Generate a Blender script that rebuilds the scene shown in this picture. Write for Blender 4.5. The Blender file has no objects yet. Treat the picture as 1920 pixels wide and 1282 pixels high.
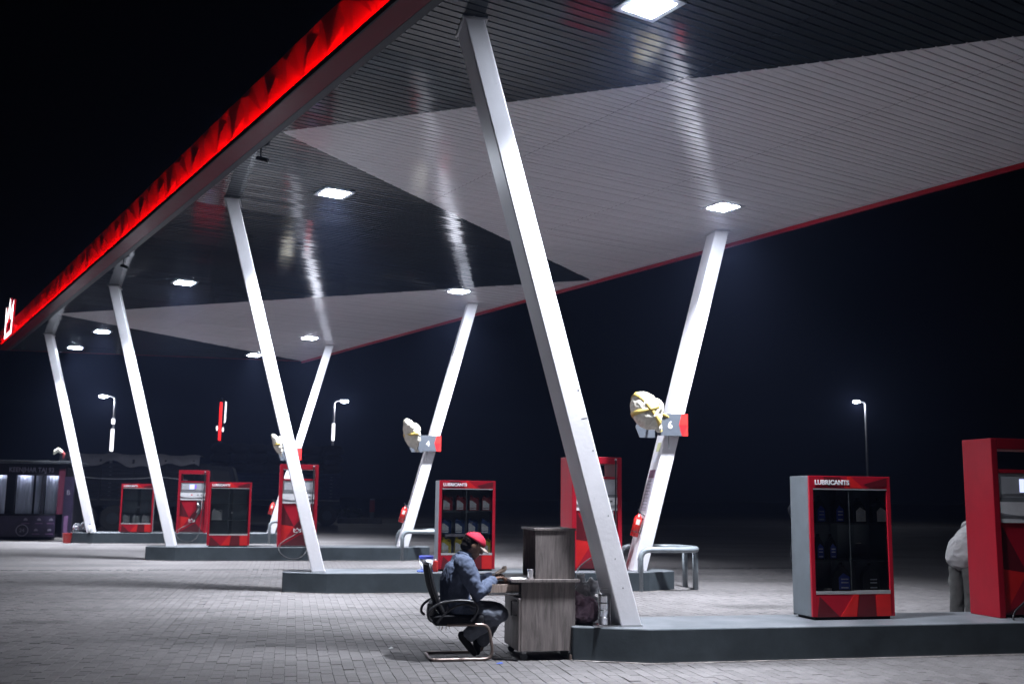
import bpy, bmesh, math, random
import numpy as np
from mathutils import Vector, Matrix, noise as mnoise
random.seed(7)
R = math.radians
sc = bpy.context.scene
COL = sc.collection
# ------------------------------------------------------------------ camera, world, exposure
cam = bpy.data.objects.new('camera', bpy.data.cameras.new('camera')); COL.objects.link(cam)
cam.data.sensor_width = 36; cam.data.lens = 36.794; cam.data.clip_start = .1; cam.data.clip_end = 600
def aim(o, yaw, pit, rol, loc):
    cy, sy = math.cos(yaw), math.sin(yaw)
    f = Vector((sy*math.cos(pit), cy*math.cos(pit), math.sin(pit)))
    r = Vector((cy, -sy, 0)); u = r.cross(f)
    r2 = math.cos(rol)*r + math.sin(rol)*u; u2 = -math.sin(rol)*r + math.cos(rol)*u
    m = Matrix((r2, u2, -f)).transposed().to_4x4(); m.translation = loc
    o.matrix_world = m
aim(cam, R(11.659), R(8.4), R(.677), (0, 0, 1.5))
cam.data.dof.use_dof = True; cam.data.dof.focus_distance = 11.0; cam.data.dof.aperture_fstop = 2.2
sc.camera = cam
world = bpy.data.worlds.new('World'); sc.world = world; world.use_nodes = True
bg = world.node_tree.nodes['Background']; bg.inputs[0].default_value = (.30, .36, .62, 1); bg.inputs[1].default_value = .0009
sc.view_settings.view_transform = 'Standard'; sc.view_settings.look = 'None'
sc.view_settings.exposure = 0; sc.view_settings.gamma = 1; sc.view_settings.use_curve_mapping = False
cy = sc.cycles
cy.use_denoising = True; cy.max_bounces = 7; cy.diffuse_bounces = 3; cy.glossy_bounces = 4; cy.transparent_max_bounces = 12
cy.volume_bounces = 0; cy.sample_clamp_indirect = 6; cy.caustics_reflective = False; cy.caustics_refractive = False
LAMP_W = 500.0; LAMP_SPREAD = 100; LAMP_COL = (.86, .90, 1.0)
HAZE_DENSITY = .0010
# ------------------------------------------------------------------ materials
def nt(m): return m.node_tree.nodes, m.node_tree.links
def M(name, col, rough=.5, metal=0, var=.12, scale=6.0, bump=0.0, bscale=60.0, spec=.5, stretch=(1,1,1), coat=0, emit=None, estr=0, rvar=.1):
    m = bpy.data.materials.new(name); m.use_nodes = True; N, L = nt(m)
    b = N['Principled BSDF']; b.inputs['Roughness'].default_value = rough; b.inputs['Metallic'].default_value = metal
    b.inputs['Specular IOR Level'].default_value = spec; b.inputs['Coat Weight'].default_value = coat
    tc = N.new('ShaderNodeTexCoord'); mp = N.new('ShaderNodeMapping'); mp.inputs['Scale'].default_value = stretch
    L.new(tc.outputs['Object'], mp.inputs[0])
    n = N.new('ShaderNodeTexNoise'); n.inputs['Scale'].default_value = scale; n.inputs['Detail'].default_value = 6; n.inputs['Roughness'].default_value = .62
    L.new(mp.outputs[0], n.inputs[0])
    cr = N.new('ShaderNodeValToRGB'); cr.color_ramp.elements[0].position = .3; cr.color_ramp.elements[1].position = .72
    cr.color_ramp.elements[0].color = tuple(c*(1-var) for c in col)+(1,)
    cr.color_ramp.elements[1].color = tuple(min(1, c*(1+var)) for c in col)+(1,)
    L.new(n.outputs[0], cr.inputs[0]); L.new(cr.outputs[0], b.inputs['Base Color'])
    mr = N.new('ShaderNodeMapRange'); mr.inputs[3].default_value = max(.02, rough-rvar); mr.inputs[4].default_value = min(1, rough+rvar)
    L.new(n.outputs[0], mr.inputs[0]); L.new(mr.outputs[0], b.inputs['Roughness'])
    if bump:
        n2 = N.new('ShaderNodeTexNoise'); n2.inputs['Scale'].default_value = bscale; n2.inputs['Detail'].default_value = 4
        L.new(mp.outputs[0], n2.inputs[0]); bp = N.new('ShaderNodeBump'); bp.inputs['Strength'].default_value = bump; bp.inputs['Distance'].default_value = .01
        L.new(n2.outputs[0], bp.inputs['Height']); L.new(bp.outputs[0], b.inputs['Normal'])
    if emit:
        b.inputs['Emission Color'].default_value = emit+(1,); b.inputs['Emission Strength'].default_value = estr
    return m
def glass_mat(name, tint=(.95,.97,.97), f=.10):
    m = bpy.data.materials.new(name); m.use_nodes = True; N, L = nt(m)
    out = N['Material Output']; N.remove(N['Principled BSDF'])
    t = N.new('ShaderNodeBsdfTransparent'); t.inputs[0].default_value = tint+(1,)
    g = N.new('ShaderNodeBsdfGlossy'); g.inputs['Roughness'].default_value = .06; g.inputs[0].default_value = (1,1,1,1)
    fr = N.new('ShaderNodeFresnel'); fr.inputs[0].default_value = 1.5
    mx = N.new('ShaderNodeMixShader'); L.new(fr.outputs[0], mx.inputs[0]); L.new(t.outputs[0], mx.inputs[1]); L.new(g.outputs[0], mx.inputs[2])
    L.new(mx.outputs[0], out.inputs[0]); return m
def paver_mat(name, brick=False):
    m = bpy.data.materials.new(name); m.use_nodes = True; N, L = nt(m); b = N['Principled BSDF']
    geo = N.new('ShaderNodeNewGeometry'); oi = N.new('ShaderNodeObjectInfo')
    n1 = N.new('ShaderNodeTexNoise'); n1.inputs['Scale'].default_value = .45; n1.inputs['Detail'].default_value = 5
    n2 = N.new('ShaderNodeTexNoise'); n2.inputs['Scale'].default_value = 38; n2.inputs['Detail'].default_value = 5
    st = N.new('ShaderNodeMapping'); st.inputs['Scale'].default_value = (.16, 1.1, 1); st.inputs['Rotation'].default_value = (0,0,R(4))
    n3 = N.new('ShaderNodeTexNoise'); n3.inputs['Scale'].default_value = .8; n3.inputs['Detail'].default_value = 7
    L.new(geo.outputs['Position'], n1.inputs[0]); L.new(geo.outputs['Position'], n2.inputs[0]); L.new(geo.outputs['Position'], st.inputs[0]); L.new(st.outputs[0], n3.inputs[0])
    def math_(op, a, bb):
        x = N.new('ShaderNodeMath'); x.operation = op
        for i, v in enumerate((a, bb)):
            if isinstance(v, (int, float)): x.inputs[i].default_value = v
            else: L.new(v, x.inputs[i])
        return x.outputs[0]
    rnd = math_('FRACT', math_('ADD', geo.outputs['Random Per Island'], oi.outputs['Random']), 0)
    v = math_('MULTIPLY_ADD', rnd, .22); N_ = v.node; N_.inputs[2].default_value = .86
    if brick:
        mp = N.new('ShaderNodeMapping'); mp.inputs['Rotation'].default_value = (0,0,R(90)); L.new(geo.outputs['Position'], mp.inputs[0])
        bt = N.new('ShaderNodeTexBrick'); bt.inputs['Scale'].default_value = 1; bt.inputs['Brick Width'].default_value = .2; bt.inputs['Row Height'].default_value = .1
        bt.inputs['Mortar Size'].default_value = .004; bt.inputs['Color1'].default_value = (.9,.9,.9,1); bt.inputs['Color2'].default_value = (1.05,1.05,1.05,1); bt.inputs['Mortar'].default_value = (.45,.45,.45,1)
        L.new(mp.outputs[0], bt.inputs[0]); v = math_('MULTIPLY', bt.outputs['Color'], .98)
    ra = N.new('ShaderNodeMapRange'); ra.inputs[1].default_value = .3; ra.inputs[2].default_value = .7; ra.inputs[3].default_value = .82; ra.inputs[4].default_value = 1.12
    L.new(n1.outputs[0], ra.inputs[0])
    rb = N.new('ShaderNodeMapRange'); rb.inputs[1].default_value = .3; rb.inputs[2].default_value = .75; rb.inputs[3].default_value = .84; rb.inputs[4].default_value = 1.12
    L.new(n2.outputs[0], rb.inputs[0])
    rc = N.new('ShaderNodeMapRange'); rc.inputs[1].default_value = .36; rc.inputs[2].default_value = .5; rc.inputs[3].default_value = .70; rc.inputs[4].default_value = 1.0
    L.new(n3.outputs[0], rc.inputs[0])
    k = math_('MULTIPLY', math_('MULTIPLY', v, ra.outputs[0]), math_('MULTIPLY', rb.outputs[0], rc.outputs[0]))
    for (sx_, sy_, rx_, ry_) in ((-.55,16.35,.38,.14),(-.1,11.1,.30,.12),(-3.3,24.2,.5,.2),(.9,25.9,1.2,.25),(3.9,12.4,.5,.3),(1.7,13.6,.4,.2),(6.6,14.2,.9,.4),(-2.8,13.3,.5,.25)):   # oil drips and tyre marks
        ad = N.new('ShaderNodeVectorMath'); ad.operation = 'SUBTRACT'; L.new(geo.outputs['Position'], ad.inputs[0]); ad.inputs[1].default_value = (sx_, sy_, 0)
        sc_ = N.new('ShaderNodeVectorMath'); sc_.operation = 'DIVIDE'; L.new(ad.outputs[0], sc_.inputs[0]); sc_.inputs[1].default_value = (rx_, ry_, 1)
        ln = N.new('ShaderNodeVectorMath'); ln.operation = 'LENGTH'; L.new(sc_.outputs[0], ln.inputs[0])
        wob = math_('ADD', ln.outputs['Value'], math_('MULTIPLY', n2.outputs[0], .9))
        ms = N.new('ShaderNodeMapRange'); ms.inputs[1].default_value = .7; ms.inputs[2].default_value = 1.6; ms.inputs[3].default_value = .52; ms.inputs[4].default_value = 1.0; L.new(wob, ms.inputs[0])
        k = math_('MULTIPLY', k, ms.outputs[0])
    mx = N.new('ShaderNodeMix'); mx.data_type = 'RGBA'; mx.blend_type = 'MULTIPLY'; mx.inputs[0].default_value = 1
    mx.inputs[6].default_value = (.152,.143,.142,1); L.new(k, mx.inputs[7]); L.new(mx.outputs[2], b.inputs['Base Color'])
    b.inputs['Roughness'].default_value = .8; b.inputs['Specular IOR Level'].default_value = .3
    bp = N.new('ShaderNodeBump'); bp.inputs['Strength'].default_value = .35; bp.inputs['Distance'].default_value = .006
    L.new(n2.outputs[0], bp.inputs['Height']); L.new(bp.outputs[0], b.inputs['Normal']); return m
MT = dict(
 paver=paver_mat('concrete paver'), paving=paver_mat('far paving', True),
 bed=M('jointing sand', (.125,.119,.116), .95, bump=.3), soil=M('dark soil', (.035,.032,.028), .95, bump=.5, scale=1.5, var=.4),
 white=M('white column paint', (.80,.79,.82), .42, var=.06, scale=3, bump=.12, bscale=25),
 island=M('grey island paint', (.050,.062,.070), .5, spec=.2, var=.3, scale=2.2, bump=.1, bscale=40),
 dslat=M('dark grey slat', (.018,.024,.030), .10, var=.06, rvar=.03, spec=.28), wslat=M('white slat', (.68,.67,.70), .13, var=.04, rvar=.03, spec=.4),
 black=M('black void', (.008,.008,.009), .8), trim=M('grey trim', (.05,.056,.062), .45, spec=.1), ltrim=M('light trim', (.42,.42,.44), .35),
 lipred=M('dark red lip', (.125,.009,.017), .34, var=.08, spec=.05), facet=M('red fascia panel', (.62,.02,.018), .42, var=.08, scale=3),
 red=M('red enamel', (.31,.007,.018), .32, var=.10, scale=4, spec=.3), dred=M('dark red print', (.09,.005,.009), .34), bred=M('bright red print', (.50,.012,.012), .32),
 greyside=M('grey cabinet side', (.105,.122,.135), .45, var=.15, bump=.05), alu=M('brushed aluminium', (.72,.72,.73), .32, metal=.75, stretch=(1,1,12)),
 cabback=M('cabinet back', (.20,.23,.26), .5), dark=M('dark panel', (.025,.03,.035), .5), panel=M('dispenser head grey', (.42,.43,.46), .35), wpanel=M('dispenser white band', (.72,.72,.74), .3), gpanel=M('dispenser mid grey', (.16,.17,.18), .4),
 lettering=M('white lettering', (.80,.79,.82), .45, var=.05),
 screen=M('lit display', (.2,.25,.6), .3, emit=(.62,.68,1.0), estr=1.3), screenp=M('purple display glow', (.2,.1,.5), .3, emit=(.32,.22,1.0), estr=.55),
 glass=glass_mat('cabinet glass'), rubber=M('black rubber', (.018,.018,.02), .45), steel=M('steel', (.62,.62,.64), .24, metal=1, var=.08),
 chairblk=M('black chair plastic', (.014,.014,.016), .38), mesh=M('black mesh fabric', (.016,.016,.018), .8, bump=.4, bscale=300, spec=.12),
 sled=M('bronze chair tube', (.22,.17,.15), .35, metal=.6), pipe=M('grey barrier pipe', (.23,.26,.28), .33, var=.18, scale=5),
 signgrey=M('sign grey', (.095,.108,.128), .42, var=.04), signred=M('sign red', (.72,.03,.025), .42), signdred=M('sign dark red', (.42,.015,.02), .42),
 cloth=M('off white bag cloth', (.60,.57,.48), .85, var=.2, scale=9, bump=.5, bscale=30, spec=.12), tape=M('yellow tape', (.56,.41,.10), .6, var=.2),
 exred=M('extinguisher red', (.66,.02,.015), .28), blabel=M('paper label', (.75,.72,.66), .6, var=.15),
 skin=M('brown skin', (.16,.085,.055), .55, var=.12), shirt=M('faded blue shirt', (.095,.115,.170), .85, var=.22, scale=10, bump=.35, bscale=45, spec=.12),
 trous=M('grey trousers', (.15,.165,.20), .88, var=.25, scale=10, bump=.35, bscale=45, spec=.12), shoe=M('black shoe', (.015,.014,.014), .5, spec=.12), hair=M('black hair', (.012,.010,.010), .7, bump=.5, spec=.12),
 cap=M('red cap cloth', (.66,.028,.07), .8, var=.1, bump=.2), brim=M('beige brim underside', (.45,.36,.30), .85), eye=M('eye', (.55,.52,.48), .2),
 lshirt=M('pale grey shirt', (.27,.265,.265), .85, var=.12, bump=.3, bscale=40, spec=.12), cargo=M('grey cargo trousers', (.075,.075,.072), .9, var=.25, bump=.3, spec=.12),
 dcloth=M('dark navy clothes', (.008,.009,.014), .9, spec=.12), notes=M('bank notes', (.30,.22,.17), .8, var=.3, scale=30),
 bagp=M('purple bin bag', (.50,.34,.42), .22, var=.3, scale=8, bump=.35, bscale=22), bagc=M('clear plastic bag', (.70,.71,.71), .28, var=.15),
 bucket=M('white plastic pail', (.62,.63,.66), .4), blue=M('blue plastic', (.03,.045,.26), .4), bluerag=M('blue rag', (.06,.10,.34), .9, bump=.4), redtin=M('red plastic tin', (.55,.035,.03), .35),
 paper=M('white paper', (.78,.78,.78), .8, var=.03), jred=M('dark red jug', (.26,.015,.022), .35), jblue=M('navy blue jug', (.02,.06,.20), .3), jyel=M('yellow jug', (.62,.47,.02), .38), jblk=M('black jug', (.010,.010,.013), .3), jwht=M('white can', (.62,.62,.62), .5),
 lab=M('silver jug label', (.88,.87,.90), .4, var=.18, scale=25), labblue=M('blue jug label', (.06,.10,.55), .4, var=.2, scale=25), labtext=M('pale label print', (.8,.82,.9), .5),
 plum=M('dark plum billboard', (.014,.009,.028), .45, var=.5, scale=2.5), plumlite=M('plum trim', (.13,.065,.15), .5), icon=M('pale lilac icon', (.16,.15,.20), .6),
 kiosk=M('kiosk dark wall', (.012,.012,.016), .6, spec=.12), curtain=M('pale blue curtain', (.62,.64,.80), .8, var=.2, scale=4, stretch=(8,8,.6)), maroon=M('maroon panel', (.06,.006,.02), .5),
 tube=M('window lamp tube', (1,1,1), .5, emit=(.80,.85,1.0), estr=90), tarp=M('grey tarpaulin', (.14,.135,.15), .6, var=.3, scale=2, bump=.4, bscale=6), truck=M('dark truck body', (.012,.013,.017), .6, var=.4, spec=.12),
 truckblue=M('dark blue planks', (.01,.014,.045), .6, var=.3, spec=.12), load=M('brown sack load', (.028,.024,.022), .9, bump=.5, spec=.12), tyre=M('tyre', (.015,.015,.015), .8),
 polemat=M('galvanised pole', (.30,.30,.32), .4, metal=.4), led=M('street lamp led', (1,1,1), .5, emit=(.88,.92,1.0), estr=60), lit=M('lit white banner', (1,1,1), .5, emit=(.92,.92,1.0), estr=2.6),
 lens=M('canopy lamp lens', (1,1,1), .3, emit=(.80,.87,1.0), estr=300), frame=M('lamp frame', (.40,.41,.46), .4), neonred=M('red led strip', (.6,.02,.02), .5, emit=(1,.012,.006), estr=95), pylonred=M('lit red sign edge', (.6,.02,.02), .5, emit=(1,.02,.02), estr=2.2),
 crown=M('lit white crown face', (1,1,1), .4, emit=(1,.95,.98), estr=5), crownside=M('red crown return', (.5,.02,.05), .4, emit=(1,.02,.05), estr=.25),
 leaf=M('dark shrub leaf', (.05,.07,.035), .7), mortar=M('pale mortar', (.30,.275,.26), .95, var=.3, scale=20, bump=.4), kerb=M('concrete kerb', (.22,.21,.20), .85), postred=M('red white post', (.45,.08,.10), .6),
 poster=M('printed poster', (.52,.47,.55), .6, var=.3, scale=14), posterp=M('plum poster head', (.20,.06,.14), .6), postery=M('yellow green sticker', (.55,.56,.30), .6), rag=M('red rag', (.30,.05,.05), .9),
 sack=M('clear bag of cups', (.50,.52,.58), .3, var=.3, scale=20))
def wood_mat(name, col):
    m = M(name, col, .5, var=.1); N, L = nt(m); b = N['Principled BSDF']
    tc = N.new('ShaderNodeTexCoord'); mp = N.new('ShaderNodeMapping'); mp.inputs['Scale'].default_value = (9, 9, .8)
    n = N.new('ShaderNodeTexNoise'); n.inputs['Scale'].default_value = 3.2; n.inputs['Detail'].default_value = 9; n.inputs['Roughness'].default_value = .68; n.inputs['Distortion'].default_value = .9
    L.new(tc.outputs['Object'], mp.inputs[0]); L.new(mp.outputs[0], n.inputs[0]); a = n
    cr = N.new('ShaderNodeValToRGB'); cr.color_ramp.elements[0].color = tuple(c*.55 for c in col)+(1,); cr.color_ramp.elements[1].color = tuple(c*1.3 for c in col)+(1,)
    cr.color_ramp.elements[0].position = .34; cr.color_ramp.elements[1].position = .62
    L.new(a.outputs[0], cr.inputs[0]); L.new(cr.outputs[0], b.inputs['Base Color']); return m
def lit_top(m, col):      # lit look of tops put into the colour of upward faces, in patches
    N, L = nt(m); b = N['Principled BSDF']; src = b.inputs['Base Color'].links[0].from_socket
    g_ = N.new('ShaderNodeNewGeometry'); sx = N.new('ShaderNodeSeparateXYZ'); L.new(g_.outputs['True Normal'], sx.inputs[0])
    n = N.new('ShaderNodeTexNoise'); n.inputs['Scale'].default_value = 2.6; n.inputs['Detail'].default_value = 7; L.new(g_.outputs['Position'], n.inputs[0])
    mr = N.new('ShaderNodeMapRange'); mr.inputs[1].default_value = .35; mr.inputs[2].default_value = .7; mr.inputs[3].default_value = .45; L.new(n.outputs[0], mr.inputs[0])
    mu = N.new('ShaderNodeMath'); mu.operation = 'MULTIPLY'; mu.use_clamp = True; L.new(sx.outputs[2], mu.inputs[0]); L.new(mr.outputs[0], mu.inputs[1])
    mx = N.new('ShaderNodeMix'); mx.data_type = 'RGBA'; L.new(mu.outputs[0], mx.inputs[0]); L.new(src, mx.inputs[6]); mx.inputs[7].default_value = col+(1,); L.new(mx.outputs[2], b.inputs['Base Color'])
lit_top(MT['island'], (.155,.165,.178))
MT['wood'] = wood_mat('grey brown wood laminate', (.185,.160,.152)); MT['woodl'] = wood_mat('light brown drawer wood', (.36,.28,.24))
# ------------------------------------------------------------------ mesh builder
class MB:
    def __init__(s): s.v = []; s.f = []; s.m = []; s.cm = 0
    def add(s, vs, fs):
        o = len(s.v); s.v += [tuple(v) for v in vs]; s.f += [tuple(i+o for i in f) for f in fs]; s.m += [s.cm]*len(fs); return s
    def box(s, x0, x1, y0, y1, z0, z1):
        return s.add([(x0,y0,z0),(x1,y0,z0),(x1,y1,z0),(x0,y1,z0),(x0,y0,z1),(x1,y0,z1),(x1,y1,z1),(x0,y1,z1)],
                     [(0,3,2,1),(4,5,6,7),(0,1,5,4),(1,2,6,5),(2,3,7,6),(3,0,4,7)])
    def prism(s, pts, a, b, axis='y'):   # polygon of (u,w) swept between a and b along the axis
        n = len(pts)
        def P(u, w, t): return {'y': (u, t, w), 'z': (u, w, t), 'x': (t, u, w)}[axis]
        vs = [P(u,w,a) for u,w in pts]+[P(u,w,b) for u,w in pts]
        fs = [tuple(range(n)), tuple(range(2*n-1, n-1, -1))]+[(i, i+n, (i+1) % n+n, (i+1) % n) for i in range(n)]
        return s.add(vs, fs)
    def tube(s, path, r, n=10, caps=True, flat=None):
        path = [Vector(p) for p in path]; k = len(path); rs = r if isinstance(r, (list, tuple)) else [r]*k
        up = None; vs = []; fs = []
        for i, p in enumerate(path):
            t = (path[min(i+1,k-1)]-path[max(i-1,0)]).normalized()
            if up is None:
                up = Vector((0,1,0)) if abs(t.y) < .9 else Vector((0,0,1))
            b = t.cross(up).normalized(); up = b.cross(t).normalized()
            ri = rs[i]; ra, rb = ri if isinstance(ri, (tuple, list)) else (ri, ri)
            for j in range(n):
                a = 2*math.pi*j/n; vs.append(p+b*(math.cos(a)*ra)+up*(math.sin(a)*rb))
        for i in range(k-1):
            for j in range(n):
                a = i*n+j; c = i*n+(j+1) % n; fs.append((a, c, c+n, a+n))
        if caps: fs += [tuple(range(n-1,-1,-1)), tuple((k-1)*n+j for j in range(n))]
        return s.add(vs, fs)
    def capsule(s, path, r, n=14):       # tube with round ends
        path = [Vector(p) for p in path]; rs = [x if isinstance(x,(tuple,list)) else (x,x) for x in (r if isinstance(r,(list,tuple)) else [r]*len(path))]
        a = (path[0]-path[1]).normalized(); b = (path[-1]-path[-2]).normalized()
        P = []; Q = []
        for f in (.98,.8,.45): P.append(path[0]+a*rs[0][0]*f); q = math.sqrt(1-f*f); Q.append((rs[0][0]*q, rs[0][1]*q))
        P += path; Q += rs
        for f in (.45,.8,.98): P.append(path[-1]+b*rs[-1][0]*f); q = math.sqrt(1-f*f); Q.append((rs[-1][0]*q, rs[-1][1]*q))
        return s.tube(P, Q, n)
    def ell(s, c, r, rot=None, nu=16, nv=10):
        vs = []; fs = []; c = Vector(c)
        mt = rot if rot is not None else Matrix.Identity(3)
        for i in range(1, nv):
            th = math.pi*i/nv
            for j in range(nu):
                ph = 2*math.pi*j/nu
                vs.append(c+mt@Vector((r[0]*math.sin(th)*math.cos(ph), r[1]*math.sin(th)*math.sin(ph), r[2]*math.cos(th))))
        vs.append(c+mt@Vector((0,0,r[2]))); vs.append(c+mt@Vector((0,0,-r[2]))); T = len(vs)-2
        for i in range(nv-2):
            for j in range(nu):
                a = i*nu+j; b = i*nu+(j+1) % nu; fs.append((a, a+nu, b+nu, b))
        for j in range(nu):
            fs.append((T, j, (j+1) % nu)); a = (nv-2)*nu; fs.append((T+1, a+(j+1) % nu, a+j))
        return s.add(vs, fs)
    def lathe(s, prof, n=20, c=(0,0,0)):
        vs = []; fs = []
        for r, z in prof:
            for j in range(n):
                a = 2*math.pi*j/n; vs.append((c[0]+r*math.cos(a), c[1]+r*math.sin(a), c[2]+z))
        for i in range(len(prof)-1):
            for j in range(n):
                a = i*n+j; b = i*n+(j+1) % n; fs.append((a, b, b+n, a+n))
        fs += [tuple(range(n-1,-1,-1)), tuple((len(prof)-1)*n+j for j in range(n))]
        return s.add(vs, fs)
    def mesh(s, name):
        me = bpy.data.meshes.new(name); me.from_pydata(s.v, [], s.f)
        if any(s.m): me.polygons.foreach_set('material_index', s.m)
        bm = bmesh.new(); bm.from_mesh(me); bmesh.ops.recalc_face_normals(bm, faces=bm.faces); bm.to_mesh(me); bm.free()
        return me
def part(name, mb, mat, parent=None, bevel=0, smooth=False, kind=None, seg=2, label=None):
    me = mb if isinstance(mb, bpy.types.Mesh) else mb.mesh(name)
    for m in (mat if isinstance(mat, (list, tuple)) else [mat]):
        if len(me.materials) < (len(mat) if isinstance(mat, (list,tuple)) else 1): me.materials.append(MT[m])
    o = bpy.data.objects.new(name, me); COL.objects.link(o)
    if parent is not None: o.parent = parent
    if smooth:
        for p in me.polygons: p.use_smooth = True
    if bevel:
        b = o.modifiers.new('bevel', 'BEVEL'); b.width = bevel; b.segments = seg; b.limit_method = 'ANGLE'; b.angle_limit = R(35)
    if kind: o['kind'] = kind
    if label: o['label'] = label
    return o
def tag(o, label, cat, group=None):
    o['label'] = label; o['category'] = cat
    if group: o['group'] = group
    return o
def thing(name, label, cat, loc=(0,0,0), rotz=0, group=None):
    o = bpy.data.objects.new(name, None); COL.objects.link(o); o.empty_display_size = .2
    o.location = loc; o.rotation_euler = (0,0,rotz); return tag(o, label, cat, group)
def dup(root, label, loc, rotz=None):
    def cp(o, par):
        c = o.copy(); COL.objects.link(c); c.parent = par
        for ch in list(o.children): cp(ch, c)
        return c
    r = cp(root, None); r.location = loc; r['label'] = label
    if rotz is not None: r.rotation_euler = (0,0,rotz)
    return r
def text(name, s, size, mat, parent, loc, rot=(R(90),0,0), ext=.002, bold=.0, align='LEFT', sx=1):
    cu = bpy.data.curves.new(name, 'FONT'); cu.body = s; cu.size = size; cu.extrude = ext; cu.offset = bold; cu.align_x = align; cu.resolution_u = 3
    o = bpy.data.objects.new(name, cu); COL.objects.link(o); bpy.context.view_layer.update()
    me = bpy.data.meshes.new_from_object(o.evaluated_get(bpy.context.evaluated_depsgraph_get()))
    bpy.data.objects.remove(o); me.name = name; me.materials.clear()
    q = part(name, me, mat, parent); q.location = loc; q.rotation_euler = rot; q.scale = (sx,1,1); return q
def remesh(name, mb, mat, parent=None, vox=.012, smooth=4, disp=0, dscale=.15, seed=0):
    me0 = mb.mesh('raw'); o = bpy.data.objects.new('raw', me0); COL.objects.link(o)
    r = o.modifiers.new('r', 'REMESH'); r.mode = 'VOXEL'; r.voxel_size = vox
    s = o.modifiers.new('s', 'SMOOTH'); s.iterations = smooth; s.factor = .5
    bpy.context.view_layer.update()
    me = bpy.data.meshes.new_from_object(o.evaluated_get(bpy.context.evaluated_depsgraph_get()))
    bpy.data.objects.remove(o)
    if disp:
        nv = len(me.vertices); no = [v.normal.copy() for v in me.vertices]
        for v, n in zip(me.vertices, no):
            p = v.co/dscale+Vector((seed*7.3, seed*3.1, 0)); a = mnoise.noise(p)+.5*mnoise.noise(p*2.3)
            v.co += n*(disp*(1-2*abs(a)))
    me.name = name; me.materials.clear()
    return part(name, me, mat, parent, smooth=True)
def nlift(r): return random.uniform(-r, r)

# ================================================================== SETTING: ground
PX0, PX1, PY0, PY1 = -9.0, 11.0, 7.0, 22.0
g = MB(); Yf = 58.0
def sheet(x0, x1, y0, y1, z): g.add([(x0,y0,z),(x1,y0,z),(x1,y1,z),(x0,y1,z)], [(0,1,2,3)])
sheet(-60, 75, -3, PY0, 0); sheet(-60, PX0, PY0, PY1, 0); sheet(PX1, 75, PY0, PY1, 0); sheet(-60, 75, PY1, Yf, 0)
ground = part('forecourt', g, 'paving', kind='structure')
g = MB(); sheet(PX0, PX1, PY0, PY1, -.0065); part('paving_bed', g, 'bed', kind='structure')
g = MB(); sheet(-400, 400, Yf, 500, -.02); sheet(-400, -60, -60, Yf, -.02); sheet(75, 400, -60, Yf, -.02); sheet(-60, 75, -60, -3, -.02); part('ground', g, 'soil', kind='structure')
# pavers: bevelled blocks 0.10 x 0.20, staggered rows running away from the camera
pm = MB(); hw, hl, bv, dp = .0480, .0970, .0035, .012
pm.add([(-hw,-hl,-dp),(hw,-hl,-dp),(hw,hl,-dp),(-hw,hl,-dp),(-hw,-hl,-bv),(hw,-hl,-bv),(hw,hl,-bv),(-hw,hl,-bv),
        (-hw+bv,-hl+bv,0),(hw-bv,-hl+bv,0),(hw-bv,hl-bv,0),(-hw+bv,hl-bv,0)],
       [(0,1,5,4),(1,2,6,5),(2,3,7,6),(3,0,4,7),(4,5,9,8),(5,6,10,9),(6,7,11,10),(7,4,8,11),(8,9,10,11)])
pmesh = pm.mesh('paver'); pmesh.materials.append(MT['paver'])
base = np.array(pm.v); bf = np.array(pm.f)
rng = np.random.default_rng(5); cells = []
for i in range(int((PX1-PX0)/.1)):
    off = .1*(i % 2)+rng.uniform(-.012,.012)
    for j in range(int((PY1-PY0)/.2)):
        x = PX0+.05+i*.1; y = PY0+.1+j*.2+off
        if y < PY1-.1: cells.append((x+rng.normal(0,.0022), y+rng.normal(0,.0028), rng.normal(0,.0014), rng.normal(0,.008), rng.normal(0,.005), rng.normal(0,.007)))
def inview(c):
    d = math.hypot(c[0], c[1]); a = math.degrees(math.atan2(c[0], c[1]))
    return c[1]*.978 > 8.35-.11*c[0] and -14.6 < a < 37.5
vis = sorted([c for c in cells if inview(c)], key=lambda c: math.hypot(c[0], c[1]))
near = set(id(c) for c in vis[:300])
V = []; F = []; k = 0
for c in cells:
    if id(c) in near: continue
    cz, sz = math.cos(c[5]), math.sin(c[5])
    b = base.copy(); x = b[:,0]*cz-b[:,1]*sz; y = b[:,0]*sz+b[:,1]*cz
    b[:,2] += c[2]+b[:,0]*c[3]+b[:,1]*c[4]; b[:,0] = x+c[0]; b[:,1] = y+c[1]
    V.append(b); F.append(bf+12*k); k += 1
me = bpy.data.meshes.new('paver_field'); me.from_pydata(np.concatenate(V).tolist(), [], np.concatenate(F).tolist()); me.materials.append(MT['paver'])
o = bpy.data.objects.new('paver_field', me); COL.objects.link(o); o.parent = ground; o['kind'] = 'stuff'
for c in vis[:300]:
    o = bpy.data.objects.new('paver', pmesh); COL.objects.link(o); o.parent = ground
    o.location = c[:3]; o.rotation_euler = (c[4], -c[3], c[5])
g = MB(); g.add([(400*math.cos(a)*1, 60+400*math.sin(a), z) for z in (-5, 120) for a in [2*math.pi*i/48 for i in range(48)]], [(i, (i+1) % 48, (i+1) % 48+48, i+48) for i in range(48)])

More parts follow.
